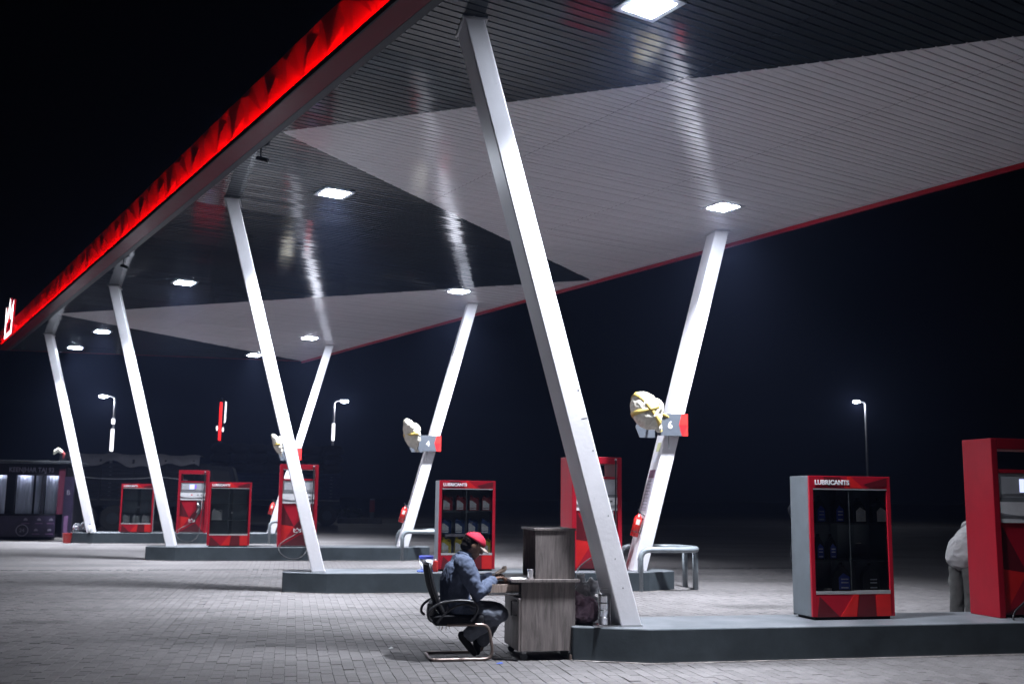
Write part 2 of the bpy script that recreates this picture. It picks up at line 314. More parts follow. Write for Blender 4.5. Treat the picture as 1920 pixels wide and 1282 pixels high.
# ================================================================== CANOPY
TH = R(20.746); HC = 6.177; WID = 8.95; TN = 33.5; ORG = (-9.5, 37.68, 0); CROT = -(math.pi/2-TH)
canopy = thing('station_canopy', 'long low station canopy with striped grey and white slatted underside and glowing red edge', 'canopy', ORG, CROT)
Dv = Vector((math.sin(TH), -math.cos(TH), 0)); Ev = Vector((math.cos(TH), math.sin(TH), 0))
def cw(t, s, z=HC): return Vector(ORG)+Dv*t+Ev*s+Vector((0,0,z))
tt = math.tan(TH)
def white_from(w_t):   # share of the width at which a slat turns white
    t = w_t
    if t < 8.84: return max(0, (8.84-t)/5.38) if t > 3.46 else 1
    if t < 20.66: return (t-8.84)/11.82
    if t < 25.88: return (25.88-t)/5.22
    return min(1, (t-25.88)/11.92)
prof = [(-.0495,.020),(-.0495,.004),(-.0475,.001),(-.045,0),(.045,0),(.0475,.001),(.0495,.004),(.0495,.011),(.064,.011)]
JO = [0, 3.16, 5.76, WID]; pitch = .116
i = 0; t = .16; slats = []
while t < TN+WID*tt:
    s1 = min(WID, (t-.06)/tt); s0 = max(0, (t-TN)/tt)
    if s1-s0 > .05:
        mb = MB()
        def seg(a, b, mi):
            if b-a < .004: return
            mb.cm = mi; n = len(prof)
            # the colour boundary and the canopy ends run at an angle across the slat
            def cut(s):
                for e in (w*WID, ):
                    if abs(s-e) < 1e-6: return e
                return s
            def sl(s, dt):
                if abs(s-w*WID) < 1e-6 and 0 < w < 1: return white_from(t+dt)*WID
                if abs(s-s1) < 1e-6 and s1 < WID: return s1+dt/tt
                if abs(s-s0) < 1e-6 and s0 > 0: return s0+dt/tt
                return s
            vs = [(p[0], min(WID, max(0, sl(a, p[0]))), p[1]) for p in prof]+[(p[0], min(WID, max(0, sl(b, p[0]))), p[1]) for p in prof]
            mb.add(vs, [(q, q+1, q+1+n, q+n) for q in range(n-1)])
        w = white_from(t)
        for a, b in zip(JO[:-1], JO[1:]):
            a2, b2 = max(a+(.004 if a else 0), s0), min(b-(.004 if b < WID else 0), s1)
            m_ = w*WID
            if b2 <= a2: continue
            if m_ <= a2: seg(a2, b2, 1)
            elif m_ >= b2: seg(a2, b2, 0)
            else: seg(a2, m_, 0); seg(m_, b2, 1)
        if mb.f:
            slats.append((t, mb)); 
    t += pitch; i += 1
far_ = MB()
for k, (t, mb) in enumerate(reversed(slats)):
    dz, ry = nlift(.0008), nlift(.55)
    if k < 300:
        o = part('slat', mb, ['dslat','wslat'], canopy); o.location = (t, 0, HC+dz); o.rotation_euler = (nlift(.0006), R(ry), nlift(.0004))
    else:
        n0 = len(far_.v); far_.v += [(v[0]+t, v[1], v[2]+HC+dz) for v in mb.v]; far_.f += [tuple(i_+n0 for i_ in f) for f in mb.f]; far_.m += mb.m
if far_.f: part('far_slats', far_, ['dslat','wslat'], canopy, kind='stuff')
def para(mb, s0, s1, z0, z1, t0=0, t1=0):   # box following the canopy's skewed ends
    T = lambda s: (s*tt+t0, TN+s*tt+t1)
    a, b = T(s0); c, d = T(s1)
    mb.add([(a,s0,z0),(b,s0,z0),(d,s1,z0),(c,s1,z0),(a,s0,z1),(b,s0,z1),(d,s1,z1),(c,s1,z1)], [(0,3,2,1),(4,5,6,7),(0,1,5,4),(1,2,6,5),(2,3,7,6),(3,0,4,7)]); return mb
part('roof_deck', para(MB(), -.22, WID, HC+.06, HC+.56), 'black', canopy)
part('edge_trim', para(MB(), -.10, -.004, HC-.006, HC+.05), 'trim', canopy)
part('edge_trim', para(MB(), WID+.004, WID+.055, HC-.006, HC+.05), 'ltrim', canopy)
part('lip', para(MB(), -.362, -.104, HC-.004, HC+.02), 'lipred', canopy)
part('lip_edge', para(MB(), -.385, -.364, HC-.012, HC+.055), 'black', canopy)
part('led_strip', para(MB(), -.360, -.345, HC+.024, HC+.034, .3, -.3), 'neonred', canopy)
part('fascia_board', para(MB(), WID+.058, WID+.11, HC-.07, HC+.60), 'red', canopy)
mb = MB(); c_, d_ = 0, WID*tt
for (ta, tb) in ((0, -.03), (TN+.03, TN)):
    mb.add([(ta,-.2,HC-.005),(tb,-.2,HC-.005),(tb+d_,WID,HC-.005),(ta+d_,WID,HC-.005),(ta,-.2,HC+.6),(tb,-.2,HC+.6),(tb+d_,WID,HC+.6),(ta+d_,WID,HC+.6)], [(0,3,2,1),(4,5,6,7),(0,1,5,4),(1,2,6,5),(2,3,7,6),(3,0,4,7)])
part('end_board', mb, 'red', canopy)
# faceted red panels along the lit edge, one module repeated
PL = 3.35; zb, zt = HC+.02, HC+.60
def facet_module():
    mb = MB()
    # (position, depth) along the bottom and top edges, (position, depth, height share) for the folds between
    B = [(x, -.275-d*.6, zb) for x, d in [(0,.02),(.30,.0),(.62,.045),(.95,.0),(1.35,.05),(1.60,.0),(2.05,.04),(2.45,.0),(2.80,.05),(3.10,.0),(3.35,.02)]]
    T = [(x, -.345-d*.35, zt) for x, d in [(0,.03),(.42,.045),(.80,.02),(1.28,.045),(1.75,.02),(2.25,.045),(2.72,.02),(3.35,.03)]]
    Mi = [(0, -.325, zb+.3)]+[(x, -.275-.07*h-d*.52, zb+(zt-zb)*h) for x, d, h in [(.22,.08,.80),(.52,.0,.26),(.86,.095,.50),(1.12,.0,.80),(1.48,.11,.22),(1.84,.0,.58),(2.18,.09,.80),(2.55,.0,.20),(2.92,.11,.40),(3.16,.01,.80)]]+[(3.35, -.325, zb+.3)]
    def strip(A, C):
        i = j = 0
        while i < len(A)-1 or j < len(C)-1:
            if j == len(C)-1 or (i < len(A)-1 and A[i+1][0] <= C[j+1][0]): mb.add([A[i], A[i+1], C[j]], [(0,1,2)]); i += 1
            else: mb.add([A[i], C[j+1], C[j]], [(0,1,2)]); j += 1
    strip(B, Mi); strip(Mi, T)
    mb.add([(0,-.345,zt),(3.35,-.345,zt),(3.35,-.222,zt+.012),(0,-.222,zt+.012)], [(0,1,2,3)])
    return mb.mesh('fascia_panel')
fm = facet_module(); fm.materials.append(MT['facet'])
for k in range(10):
    o = part('fascia_panel', fm, 'facet', canopy); o.location = (k*PL, 0, 0)
# illuminated crown on the canopy edge
def crown_outline(w, h):
    out = [(0,0),(w,0),(w*1.06,h*.86),(w*.74,h*.52),(w*.5,h),(w*.26,h*.52),(-w*.06,h*.86)]
    inn = [(w*.10,h*.10),(w*.90,h*.10),(w*.945,h*.60),(w*.74,h*.385),(w*.5,h*.74),(w*.26,h*.385),(w*.055,h*.60)]
    return out, inn
def ring_prism(mb, out, inn, a, b, conv):
    n = len(out); vs = [conv(u,v,a) for u,v in out]+[conv(u,v,a) for u,v in inn]+[conv(u,v,b) for u,v in out]+[conv(u,v,b) for u,v in inn]
    for i in range(n):
        j = (i+1) % n
        mb.cm = 0; mb.add([vs[i],vs[j],vs[n+j],vs[n+i]], [(0,1,2,3)])
        mb.cm = 1; mb.add([vs[2*n+i],vs[2*n+j],vs[3*n+j],vs[3*n+i]], [(0,1,2,3)]); mb.add([vs[i],vs[j],vs[2*n+j],vs[2*n+i]], [(0,1,2,3)]); mb.add([vs[n+i],vs[n+j],vs[3*n+j],vs[3*n+i]], [(0,1,2,3)])
cr = thing('crown_sign', 'glowing white outline crown sign at the far end of the red canopy edge', 'sign', cw(3.2, -.50, HC-.06), CROT)
mb = MB(); o_, i_ = crown_outline(1.5, 1.18); ring_prism(mb, o_, i_, -.06, .0, lambda u, v, d: (u, d, v)); part('outline', mb, ['crown','crownside'], cr)
mb = MB(); mb.box(.2, .26, .001, .12, .2, .3); mb.box(1.24, 1.30, .001, .12, .2, .3); part('bracket', mb, 'crownside', cr)
# canopy lamps
def lamp():
    t_ = thing('canopy_light', '', 'ceiling light', (0,0,0), CROT, 'lamps under the canopy')
    mb = MB(); h, q = .25, .185
    for a in ((-h,h,-h,-q),(-h,h,q,h),(-h,-q,-q,q),(q,h,-q,q)): mb.box(a[0],a[1],a[2],a[3],-.018,-.002)
    part('frame', mb, 'frame', t_)
    part('lens', MB().box(-q+.002, q-.002, -q+.002, q-.002, -.024, -.004), 'lens', t_, bevel=.02)
    l = bpy.data.lights.new('led_array', 'AREA'); l.shape = 'SQUARE'; l.size = .36; l.energy = LAMP_W; l.spread = R(LAMP_SPREAD); l.color = LAMP_COL
    lo = bpy.data.objects.new('led_array', l); COL.objects.link(lo); lo.parent = t_; lo.location = (0,0,-.04)
    return t_
lamps = [((31.31,1.68),'nearest and largest square lamp in the dark slats at the top edge'), ((23.69,1.68),'square lamp in dark slats right of the second near side column head'),
 ((15.18,1.68),'square lamp in dark slats right of the third near side column head'), ((6.36,1.68),'square lamp in the far dark triangle nearer of two beside the fourth column'), ((2.20,1.68),'farthest square lamp beside the last near side column head'),
 ((26.56,7.19),'square lamp on white slats above the column carrying the board numbered six'), ((17.94,7.19),'square lamp above the column carrying the board numbered four'), ((8.91,7.14),'square lamp on white slats above the last right hand column'), ((4.04,7.08),'small far square lamp at the far corner edge partly hidden behind a column')]
L0 = lamp()
for k, ((t_, s_), lb) in enumerate(lamps):
    if k == 0: L0.location = cw(t_, s_, HC-.004); L0['label'] = lb; q = L0
    else: q = dup(L0, lb, cw(t_, s_, HC-.004))
    for c in q.children:      # strength set per array, the nearest dimmed to darken the foreground
        if c.type == 'LIGHT': c.data = c.data.copy(); c.data.energy = LAMP_W*(.82,1.0,1.0,.95,.85,1.0,1.05,1.0,.9)[k]
# small security cameras on the canopy edge
def seccam():
    t_ = thing('security_camera', 'dark security camera hanging from the canopy edge nearer the viewer', 'camera', cw(24.93, .06, HC), CROT+R(40), 'security cameras on the canopy edge')
    part('mount', MB().tube([(0,0,0),(0,0,-.09),(.03,0,-.13)], .016, 8), 'dark', t_)
    part('housing', MB().tube([(-.08,0,-.11),(.17,0,-.19)], [.04,.045], 12), 'dark', t_, bevel=.008)
    part('visor', MB().box(-.02,.2,-.05,.05,-.115,-.107), 'trim', t_).rotation_euler = (0, R(17), 0)
    return t_
sc1 = seccam(); sc1.scale = (.7,.7,.7); dup(sc1, 'smaller farther security camera hanging from the canopy edge beyond the second column', cw(16.56, .06, HC))

# ================================================================== PUMP ISLANDS, COLUMNS
KB = [(3.269,9.642),(.557,16.80),(-2.507,24.89),(-5.685,33.28)]; HI = .309
def island():
    t_ = thing('pump_island', '', 'kerbed island', (0,0,0), 0, 'raised grey pump islands')
    pts = [(-.65,.1),(-.65,.52),(0,.80),(5.2,.80),(5.74,.52),(5.74,.1),(5.2,-.2),(.02,-.2)]
    part('kerb', MB().prism(pts, 0, HI, 'z'), 'island', t_, bevel=.012)
    rr = random.Random(4); big = []; n = len(pts)
    for i in range(n):
        a, b = Vector(pts[i]), Vector(pts[(i+1) % n]); m_ = max(2, int((b-a).length/.12))
        for q in range(m_):
            p = a.lerp(b, q/m_); c = Vector((2.55, .3)); d = (p-c).normalized(); e = .012+.02*rr.random(); big.append((p.x+(-e if p.x < 0 else e if p.x > 5.2 else 0), p.y+(-e if p.y < .1 else e if p.y > .52 else 0)))
    part('mortar_skirt', MB().prism(big, .0005, .008, 'z'), 'mortar', t_)
    return t_
IL = ['nearest dark grey pump island under the desk side column and right cabinet','second grey pump island behind the seated man with the filled cabinet','third grey pump island under the narrow empty cabinet','farthest grey pump island beside the dark kiosk']
I0 = island(); isl = []
for k, (x, y) in enumerate(KB):
    o = I0 if k == 0 else dup(I0, IL[k], (x, y, 0)); o.location = (x, y, 0); o['label'] = IL[k]; isl.append(o)
isl[0].rotation_euler = (0,0,R(1.6))
def column(w, lean, name):
    t_ = thing('canopy_column', '', 'column', (0,0,0), 0, 'white leaning canopy columns')
    H = HC-HI+.02; d = .43; vs = []
    N_ = 8
    for i in range(N_+1):
        z = H*i/N_; x = lean*i/N_
        vs += [(x-w,0,z),(x,0,z),(x,d,z),(x-w,d,z)]
    fs = [(0,3,2,1)]+[(4*i+a, 4*i+(a+1) % 4, 4*i+4+(a+1) % 4, 4*i+4+a) for i in range(N_) for a in range(4)]+[tuple(4*N_+a for a in range(4))]
    mb = MB(); mb.add(vs, fs); part('shaft', mb, 'white', t_, bevel=.012)
    x = lean*(H-.06)/H
    part('head_collar', MB().box(x-w-.022, x+.022, -.022, d+.022, H-.042, H-.024), 'ltrim', t_)
    part('base_joint', MB().box(-w-.004, .004, -.004, d+.004, 0, .018), 'ltrim', t_)
    return t_
CLn = ['large nearest white leaning column beside the wooden desk','white leaning column crossing in front of the right hand dispenser with crown','white leaning column left of the farther crown dispenser','farthest left white leaning column beside the dark kiosk']
CLf = ['white right leaning column carrying the board numbered six','white right leaning column carrying the board numbered four','far white right leaning column behind the dispenser, board mostly hidden']
C0 = column(.205, -1.602, 'n'); D0 = column(.245, 1.57, 'f')
for k, (x, y) in enumerate(KB):
    o = C0 if k == 0 else dup(C0, '', (0,0,0)); o.location = (x, y, HI); o['label'] = CLn[k]
far = []
for k, (x, y) in enumerate(KB[1:]):
    o = D0 if k == 0 else dup(D0, '', (0,0,0)); o.location = (x+5.224, y, HI); o['label'] = CLf[k]; far.append(o)
def fx(z): return 1.57*(z-HI)/(HC-HI)     # lean of a far column at height z
# posters stuck on the left face and chips on near column
def decal(name, pts, mat, par): return part(name, MB().add(pts, [tuple(range(len(pts)))]), mat, par)
def on_left(z, y, off=.004): return (fx(z+HI)-.245-off, y, z)
def lquad(z0, z1, y0, y1): return [on_left(z0,y0), on_left(z0,y1), on_left(z1,y1), on_left(z1,y0)]
for nm, a, m in (('notice',(.98,1.52,.07,.36),'poster'),('notice',(1.53,1.67,.07,.36),'posterp'),('sticker',(1.80,1.93,.10,.30),'labtext'),('sticker',(1.98,2.13,.12,.30),'postery')):
    decal(nm, lquad(*a), m, far[0])
for z in np.arange(1.03, 1.5, .055): decal('print_line', [(p[0]-.003, p[1], p[2]) for p in lquad(z, z+.012, .10, .33)], 'gpanel', far[0])
for z0, z1 in ((.9,1.25),(1.5,1.62)): decal('notice', lquad(z0, z1, .14, .24), 'gpanel', far[1])

cn = [o for o in bpy.data.objects if o.get('label') == CLn[0]][0]; rc = random.Random(11)
def nx_(z): return -1.602*z/(HC-HI+.02)
for z in (.35,.62,1.02,1.18,1.63,2.2,2.9,4.6,5.2):
    u = -.03-.15*rc.random(); w_, h_ = .004+.010*rc.random(), .004+.010*rc.random()
    decal('paint_chip', [(nx_(z)+u,-.0012,z),(nx_(z)+u+w_,-.0012,z-h_*.3),(nx_(z)+u+w_*1.3,-.0012,z+h_*.7),(nx_(z)+u+w_*.2,-.0012,z+h_)], 'gpanel', cn)
z = 1.93; decal('scratch', [(nx_(z)-.07,-.0012,z),(nx_(z)-.002,-.0012,z+.012),(nx_(z)-.002,-.0012,z+.02),(nx_(z)-.075,-.0012,z+.005)], 'gpanel', cn)
# ================================================================== LUBRICANT CABINETS
CW, CD, CH = .93, .40, 1.44
def cabinet():
    t_ = thing('lubricant_cabinet', '', 'display cabinet', (0,0,0), 0, 'red lubricant cabinets')
    part('plinth', MB().box(.04,CW-.04,.03,CD-.03,0,.03), 'black', t_)
    for x in (0, CW-.02): part('side_panel', MB().box(x,x+.02,.031,CD,.03,CH), 'greyside', t_, bevel=.004)
    part('top_panel', MB().box(.021,CW-.021,.031,CD,CH-.02,CH), 'red', t_)
    part('back_panel', MB().box(.021,CW-.021,CD-.015,CD-.001,.04,CH-.021), 'cabback', t_)
    part('floor_panel', MB().box(.021,CW-.021,.031,CD-.016,.255,.275), 'dark', t_)
    for z in (.59,.96): part('shelf', MB().box(.022,CW-.022,.05,CD-.017,z-.012,z), 'greyside', t_, bevel=.002)
    for x in (0, CW-.045): part('stile', MB().box(x,x+.045,0,.03,.031,CH), 'red', t_, bevel=.004)
    h = part('header', MB().box(.046,CW-.046,0,.03,1.315,CH), 'red', t_, bevel=.003)
    for pts, m in (([(.40,1.32),(.62,1.32),(.47,1.44),(.44,1.44)],'bred'), ([(.62,1.36),(.885,1.43),(.885,1.345),(.70,1.32)],'dred'), ([(.22,1.32),(.36,1.43),(.16,1.43)],'dred')):
        part('facet', MB().prism(pts, -.003, .0005), m, h)
    b = part('base_panel', MB().box(.046,CW-.046,0,.03,.031,.252), 'red', t_, bevel=.003)
    for pts, m in (([(.05,.033),(.30,.033),(.08,.235)],'dred'), ([(.31,.033),(.47,.25),(.52,.25),(.49,.033)],'bred'), ([(.50,.033),(.53,.25),(.70,.235),(.715,.033)],'dred'), ([(.72,.033),(.72,.25),(.883,.25),(.883,.033)],'bred')):
        part('facet', MB().prism(pts, -.004, .0005), m, b)
    part('top_rail', MB().box(.046,CW-.046,-.002,.03,1.300,1.313), 'alu', t_)
    part('bottom_rail', MB().box(.046,.49,-.002,.03,.254,.284), 'alu', t_); part('bottom_rail', MB().box(.491,CW-.046,-.004,.03,.254,.290), 'alu', t_)
    part('glass_door', MB().box(.047,.50,.006,.010,.292,1.299), 'glass', t_); part('glass_door', MB().box(.44,CW-.047,.016,.020,.292,1.299), 'glass', t_)
    part('door_stile', MB().box(.445,.450,.002,.0055,.292,1.299), 'dark', t_); part('handle', MB().tube([(.50,-.004,.76),(.555,-.008,.765)], .005, 6), 'steel', t_)
    part('rear_strut', MB().box(.44,.52,CD-.03,CD-.016,.276,1.30), 'greyside', t_)
    text('lettering', 'LUBRICANTS', .066, 'lettering', t_, (.06,-.006,1.353), ext=.002, bold=.0022, sx=1.02)
    return t_
CABS = [((5.17,9.95,HI),'front right red lubricants cabinet holding black bottles with blue labels'), ((2.335,16.98,HI),'well stocked red lubricants cabinet with rows of red, blue and yellow jugs'),
        ((-1.83,24.78,HI),'red lubricants cabinet holding one white can beside the crown dispenser'), ((-4.97,33.15,HI),'farthest dim red lubricants cabinet with white cans on its bottom shelf')]
K0 = cabinet()
for k, (p, lb) in enumerate(CABS):
    o = K0 if k == 0 else dup(K0, lb, p); o.location = p; o['label'] = lb
    if k == 0: o.rotation_euler = (0,0,R(1.6))
# jugs and bottles (each its own thing, standing on a shelf)
def jug(name, mat, label_mat, cat, w=.165, h=.235, d=.10, grp=None):
    t_ = thing(name, '', cat, (0,0,0), 0, grp)
    pts = [(0,0),(w,0),(w,h*.62),(w*.90,h*.70),(w*.62,h*.84),(w*.40,h*.93),(w*.12,h*.93),(w*.03,h*.80),(0,h*.74)]
    part('body', MB().prism(pts, 0, d), mat, t_, bevel=.012, seg=3)
    part('handle', MB().tube([(w*.60,d/2,h*.84),(w*.80,d/2,h*.90),(w*.97,d/2,h*.82),(w*.95,d/2,h*.64)], .011, 8), mat, t_, smooth=True)
    part('cap', MB().lathe([(.022,0),(.022,.022),(.018,.026)], 12, (w*.24,d/2,h*.925)), mat, t_)
    part('paper_label', MB().prism([(w*.06,h*.07),(w*.70,h*.07),(w*.72,h*.46),(w*.30,h*.68),(w*.06,h*.70)], -.003, .001), label_mat, t_)
    part('label_stripe', MB().prism([(w*.08,h*.16),(w*.66,h*.16),(w*.66,h*.20),(w*.08,h*.20)], -.0045, -.0031), mat, t_)
    return t_
OR4 = ['leftmost','second from left','third from left','rightmost']
def row(proto, xs, z, base, labels, y=.06):
    for k, x in enumerate(xs):
        p = (base[0]+x, base[1]+y, base[2]+z)
        if k == 0: proto.location = p; proto['label'] = labels[0]
        else: dup(proto, labels[k], p)
B2 = CABS[1][0]
XS = [.065,.285,.50,.715]
row(jug('oil_jug','jred','lab','oil jug',grp='dark red oil jugs'), XS, .96, B2, [f'{o} dark red oil jug on the top shelf of the stocked cabinet' for o in OR4])
row(jug('oil_jug','jblue','lab','oil jug',grp='navy oil jugs'), [x-.015 for x in XS], .59, B2, [f'{o} navy blue oil jug on the middle shelf of the stocked cabinet' for o in OR4])
row(jug('oil_jug','jyel','lab','oil jug',h=.25,grp='yellow oil jugs'), [x-.012 for x in XS], .275, B2, [f'{o} yellow oil jug on the bottom shelf of the stocked cabinet' for o in OR4])
tag(part('price_card', MB().box(B2[0]+.12,B2[0]+.44,B2[1]+.055,B2[1]+.058,B2[2]+.545,B2[2]+.585), 'poster'), 'pinkish price card hanging above the yellow jugs', 'card')
def bottle(name, mat, lm, w=.10, h=.25, grp='black oil bottles'):
    t_ = thing(name, '', 'oil bottle', (0,0,0), 0, grp); d = .07
    pts = [(0,0),(w,0),(w,h*.55),(w*.86,h*.74),(w*.64,h*.86),(w*.64,h*.93),(w*.36,h*.93),(w*.36,h*.86),(w*.10,h*.72),(0,h*.55)]
    part('body', MB().prism(pts, 0, d), mat, t_, bevel=.010, seg=3)
    part('cap', MB().lathe([(.019,0),(.019,.03),(.016,.034)], 12, (w*.5,d/2,h*.92)), mat, t_)
    lb = part('paper_label', MB().prism([(w*.30,h*.08),(w*.92,h*.08),(w*.92,h*.52),(w*.55,h*.66),(w*.30,h*.50)], -.003, .001), lm, t_)
    for z in (.12,.30,.42): part('label_print', MB().box(w*.42,w*.82,-.0048,-.0032,h*z,h*(z+.045)), 'labtext', lb)
    return t_
B1 = CABS[0][0]
row(bottle('oil_bottle','jblk','labblue',.13,.27), [.08,.29], .96, B1, ['black oil bottle with blue label, left end of the front cabinet top shelf','black oil bottle with blue label, second on the front cabinet top shelf'])
row(bottle('oil_bottle','jblk','lab',.17,.25), [.50,.735], .96, B1, ['black oil bottle with torn silver label, third on the front cabinet top shelf','black oil bottle with torn silver label, right end of the front cabinet top shelf'])
row(bottle('oil_bottle','jblk','labblue',.105,.25), [.075,.215], .59, B1, ['left one of the two slim black bottles on the front cabinet middle shelf','right one of the two slim black bottles on the front cabinet middle shelf'])
row(bottle('oil_bottle','jblk','labblue',.20,.28), [.27], .275, B1, ['big black oil bottle with blue label at the bottom of the front cabinet'])
row(bottle('oil_bottle','jblk','jblk',.19,.27), [.60], .275, B1, ['plain black oil bottle without label at the bottom of the front cabinet'])
tag(part('price_card', MB().box(B1[0]+.17,B1[0]+.25,B1[1]+.06,B1[1]+.063,B1[2]+.277,B1[2]+.31), 'paper'), 'small white price card at the bottom of the front cabinet', 'card')
row(jug('oil_can','jwht','jwht','oil can',.23,.25,grp='white oil cans'), [.07], .59, CABS[2][0], ['single white oil can on the middle shelf of the nearly empty cabinet'])
row(jug('oil_can','jwht','jwht','oil can',.20,.26,grp='white oil cans'), [.07,.36,.62], .275, CABS[3][0], [f'{o} white oil can on the bottom shelf of the farthest cabinet' for o in ('leftmost','middle','rightmost')])

# ================================================================== DISPENSERS
DW, DD, DH = .87, .70, 1.87
def dispenser():
    t_ = thing('fuel_dispenser', '', 'fuel pump', (0,0,0), 0, 'red fuel dispensers')
    for x in (0, DW-.075): part('side_frame', MB().box(x,x+.075,0,DD,0,DH), 'red', t_, bevel=.008)
    part('top_frame', MB().box(.077,DW-.077,0,DD,DH-.115,DH), 'red', t_, bevel=.006)
    hd = part('head', MB().box(.078,DW-.078,.02,DD-.02,.98,1.50), 'panel', t_, bevel=.006)
    part('head_ledge', MB().box(.078,DW-.078,.005,DD-.005,1.502,1.54), 'red', hd, bevel=.004)
    part('display_panel', MB().box(.10,DW-.12,.012,.0195,1.28,1.46), 'panel', hd, bevel=.004)
    part('display', MB().box(.33,.47,.006,.0115,1.30,1.44), 'screen', hd, bevel=.004); part('display_edge', MB().box(.48,.53,.008,.0118,1.32,1.44), 'screenp', hd)
    part('grey_band', MB().box(.079,DW-.079,.010,.0195,1.20,1.245), 'gpanel', hd)  # strip of the head in its own mid grey
    n = 10; arc = [(.079+(DW-.158)*i/n, 1.085-.035*math.sin(math.pi*i/n)) for i in range(n+1)]
    part('white_band', MB().prism(arc+[(DW-.079,1.198),(.079,1.198)], .002, .0195), 'wpanel', hd)
    part('lower_band', MB().box(.079,DW-.079,.012,.0195,.98,1.02), 'wpanel', hd)
    for x, m in ((.38,'signred'),(.56,'gpanel'),(.66,'gpanel')): part('button', MB().box(x,x+.045,-.003,.0018,1.12,1.15), m, hd, bevel=.004)
    lo = part('lower_panel', MB().box(.078,DW-.078,.03,DD-.03,.03,.978), 'red', t_, bevel=.004)
    fa = [(.078,.03),(.792,.03),(.792,.978),(.078,.978)]; c1, c2 = (.36,.46), (.55,.30)
    tri = [((.078,.978),(.792,.978),c1,'red'),((.078,.978),c1,(.078,.50),'dred'),((.078,.50),c1,(.078,.03),'bred'),(c1,c2,(.078,.03),'red'),((.078,.03),c2,(.792,.03),'dred'),(c1,(.792,.978),c2,'dred'),(c2,(.792,.978),(.792,.03),'red')]
    for a, b, c, m in tri:
        mb = MB(); mb.add([(a[0],.026 if a in (c1,c2) else .0285,a[1]) if a not in (c1,c2) else (a[0],.008,a[1]), (b[0],.008 if b in (c1,c2) else .0285,b[1]), (c[0],.008 if c in (c1,c2) else .0285,c[1])], [(0,1,2)]); part('facet', mb, m, lo)
    o_, i_ = crown_outline(.16, .105); mb = MB(); ring_prism(mb, o_, i_, -.004, .004, lambda u, v, d: (.36+u, d, .33+v)); part('crown_emblem', mb, ['lettering','lettering'], lo)
    nz = part('nozzle_boot', MB().box(.56,.68,-.03,.026,.56,.96), 'rubber', t_, bevel=.02)
    part('nozzle', MB().tube([(.60,-.05,.90),(.62,-.07,.80),(.61,-.075,.68),(.58,-.07,.60)], [.018,.028,.026,.016], 10), 'steel', nz, smooth=True)
    part('hose_arm', MB().tube([(.76,-.012,1.82),(.76,-.014,1.40),(.755,-.012,1.0),(.755,-.012,.75)], .014, 8), 'rubber', t_)
    part('guide_rail', MB().tube([(.705,-.012,.98),(.705,-.012,.70)], .009, 6), 'ltrim', t_); part('arm_tip', MB().ell((.76,-.012,1.83),(.02,.02,.02),nu=10,nv=6), 'ltrim', t_)
    pts = [(.62,-.09,.62),(.60,-.12,.52),(.50,-.15,.38),(.35,-.17,.26),(.18,-.19,.16),(.04,-.22,.04),(.06,-.30,-.10),(.20,-.35,-.21),(.38,-.35,-.25),(.55,-.32,-.20),(.66,-.24,-.06),(.70,-.12,.20),(.735,-.03,.52),(.755,-.02,.75)]
    part('hose', MB().tube(spline(pts, 5), .011, 8), 'rubber', t_, smooth=True)
    return t_
def spline(p, n):
    p = [Vector(q) for q in p]; out = []
    for i in range(len(p)-1):
        a, b, c, d = p[max(i-1,0)], p[i], p[i+1], p[min(i+2,len(p)-1)]
        for k in range(n):
            u = k/n; out.append(.5*((2*b)+(c-a)*u+(2*a-5*b+4*c-d)*u*u+(-a+3*b-3*c+d)*u**3))
    return out+[p[-1]]
DSP = [((7.27,9.92,HI),'red fuel dispenser cut off by the right hand edge'),((4.565,17.02,HI),'red fuel dispenser partly behind the nearest leaning column'),((-.285,24.80,HI),'red fuel dispenser with white crown crossed by a leaning column'),((-3.36,33.2,HI),'farthest red fuel dispenser with lit white display')]
P0 = dispenser()
for k, (p, lb) in enumerate(DSP):
    o = P0 if k == 0 else dup(P0, lb, p); o.location = p; o['label'] = lb
    if k == 0: o.rotation_euler = (0,0,R(1.6)); o.scale = (1,.68,1)
    else: o.scale = (1,1,1)

# ================================================================== PIPE BARRIERS, SIGNS, BAGS, EXTINGUISHERS
def arc(cx, cy, r, a0, a1, z, n=7): return [(cx+r*math.cos(R(a0+(a1-a0)*i/n)), cy+r*math.sin(R(a0+(a1-a0)*i/n)), z) for i in range(n+1)]
def barrier():
    t_ = thing('pipe_barrier', '', 'barrier', (0,0,0), 0, 'grey pipe barriers round the island ends'); zt = .665; r = .047
    p = [(0,0,0),(0,0,.52),(.012,0,.57),(.04,0,.62),(.085,0,.652),(.15,0,zt),(.70,0,zt)]+arc(.72,.36,.36,-80,0,zt)+arc(.72,.72,.36,0,80,zt)+[(.70,1.08,zt),(.15,1.08,zt),(.085,1.08,.652),(.04,1.08,.62),(.012,1.08,.57),(0,1.08,.52),(0,1.08,0)]
    part('rail', MB().tube(p, r, 14), 'pipe', t_, smooth=True)
    for y in (.30,.78): part('leg', MB().tube([(1.065,y,0),(1.065,y,zt-.02)], r, 14), 'pipe', t_, smooth=True)
    for x, y in ((0,0),(0,1.08)): part('collar', MB().lathe([(r+.004,0),(r+.004,.02)], 14, (x,y,.50)), 'pipe', t_)
    return t_
BL = ['grey curved pipe barrier at the right end of the second island behind the nearest column','grey pipe barrier passing behind the stocked lubricants cabinet','farthest grey pipe barrier partly hidden behind the crown dispenser']
b0 = barrier()
for k, (x, y) in enumerate(KB[1:]):
    o = b0 if k == 0 else dup(b0, BL[k], (0,0,0)); o.location = (x+5.06, y-.17, 0); o['label'] = BL[k]
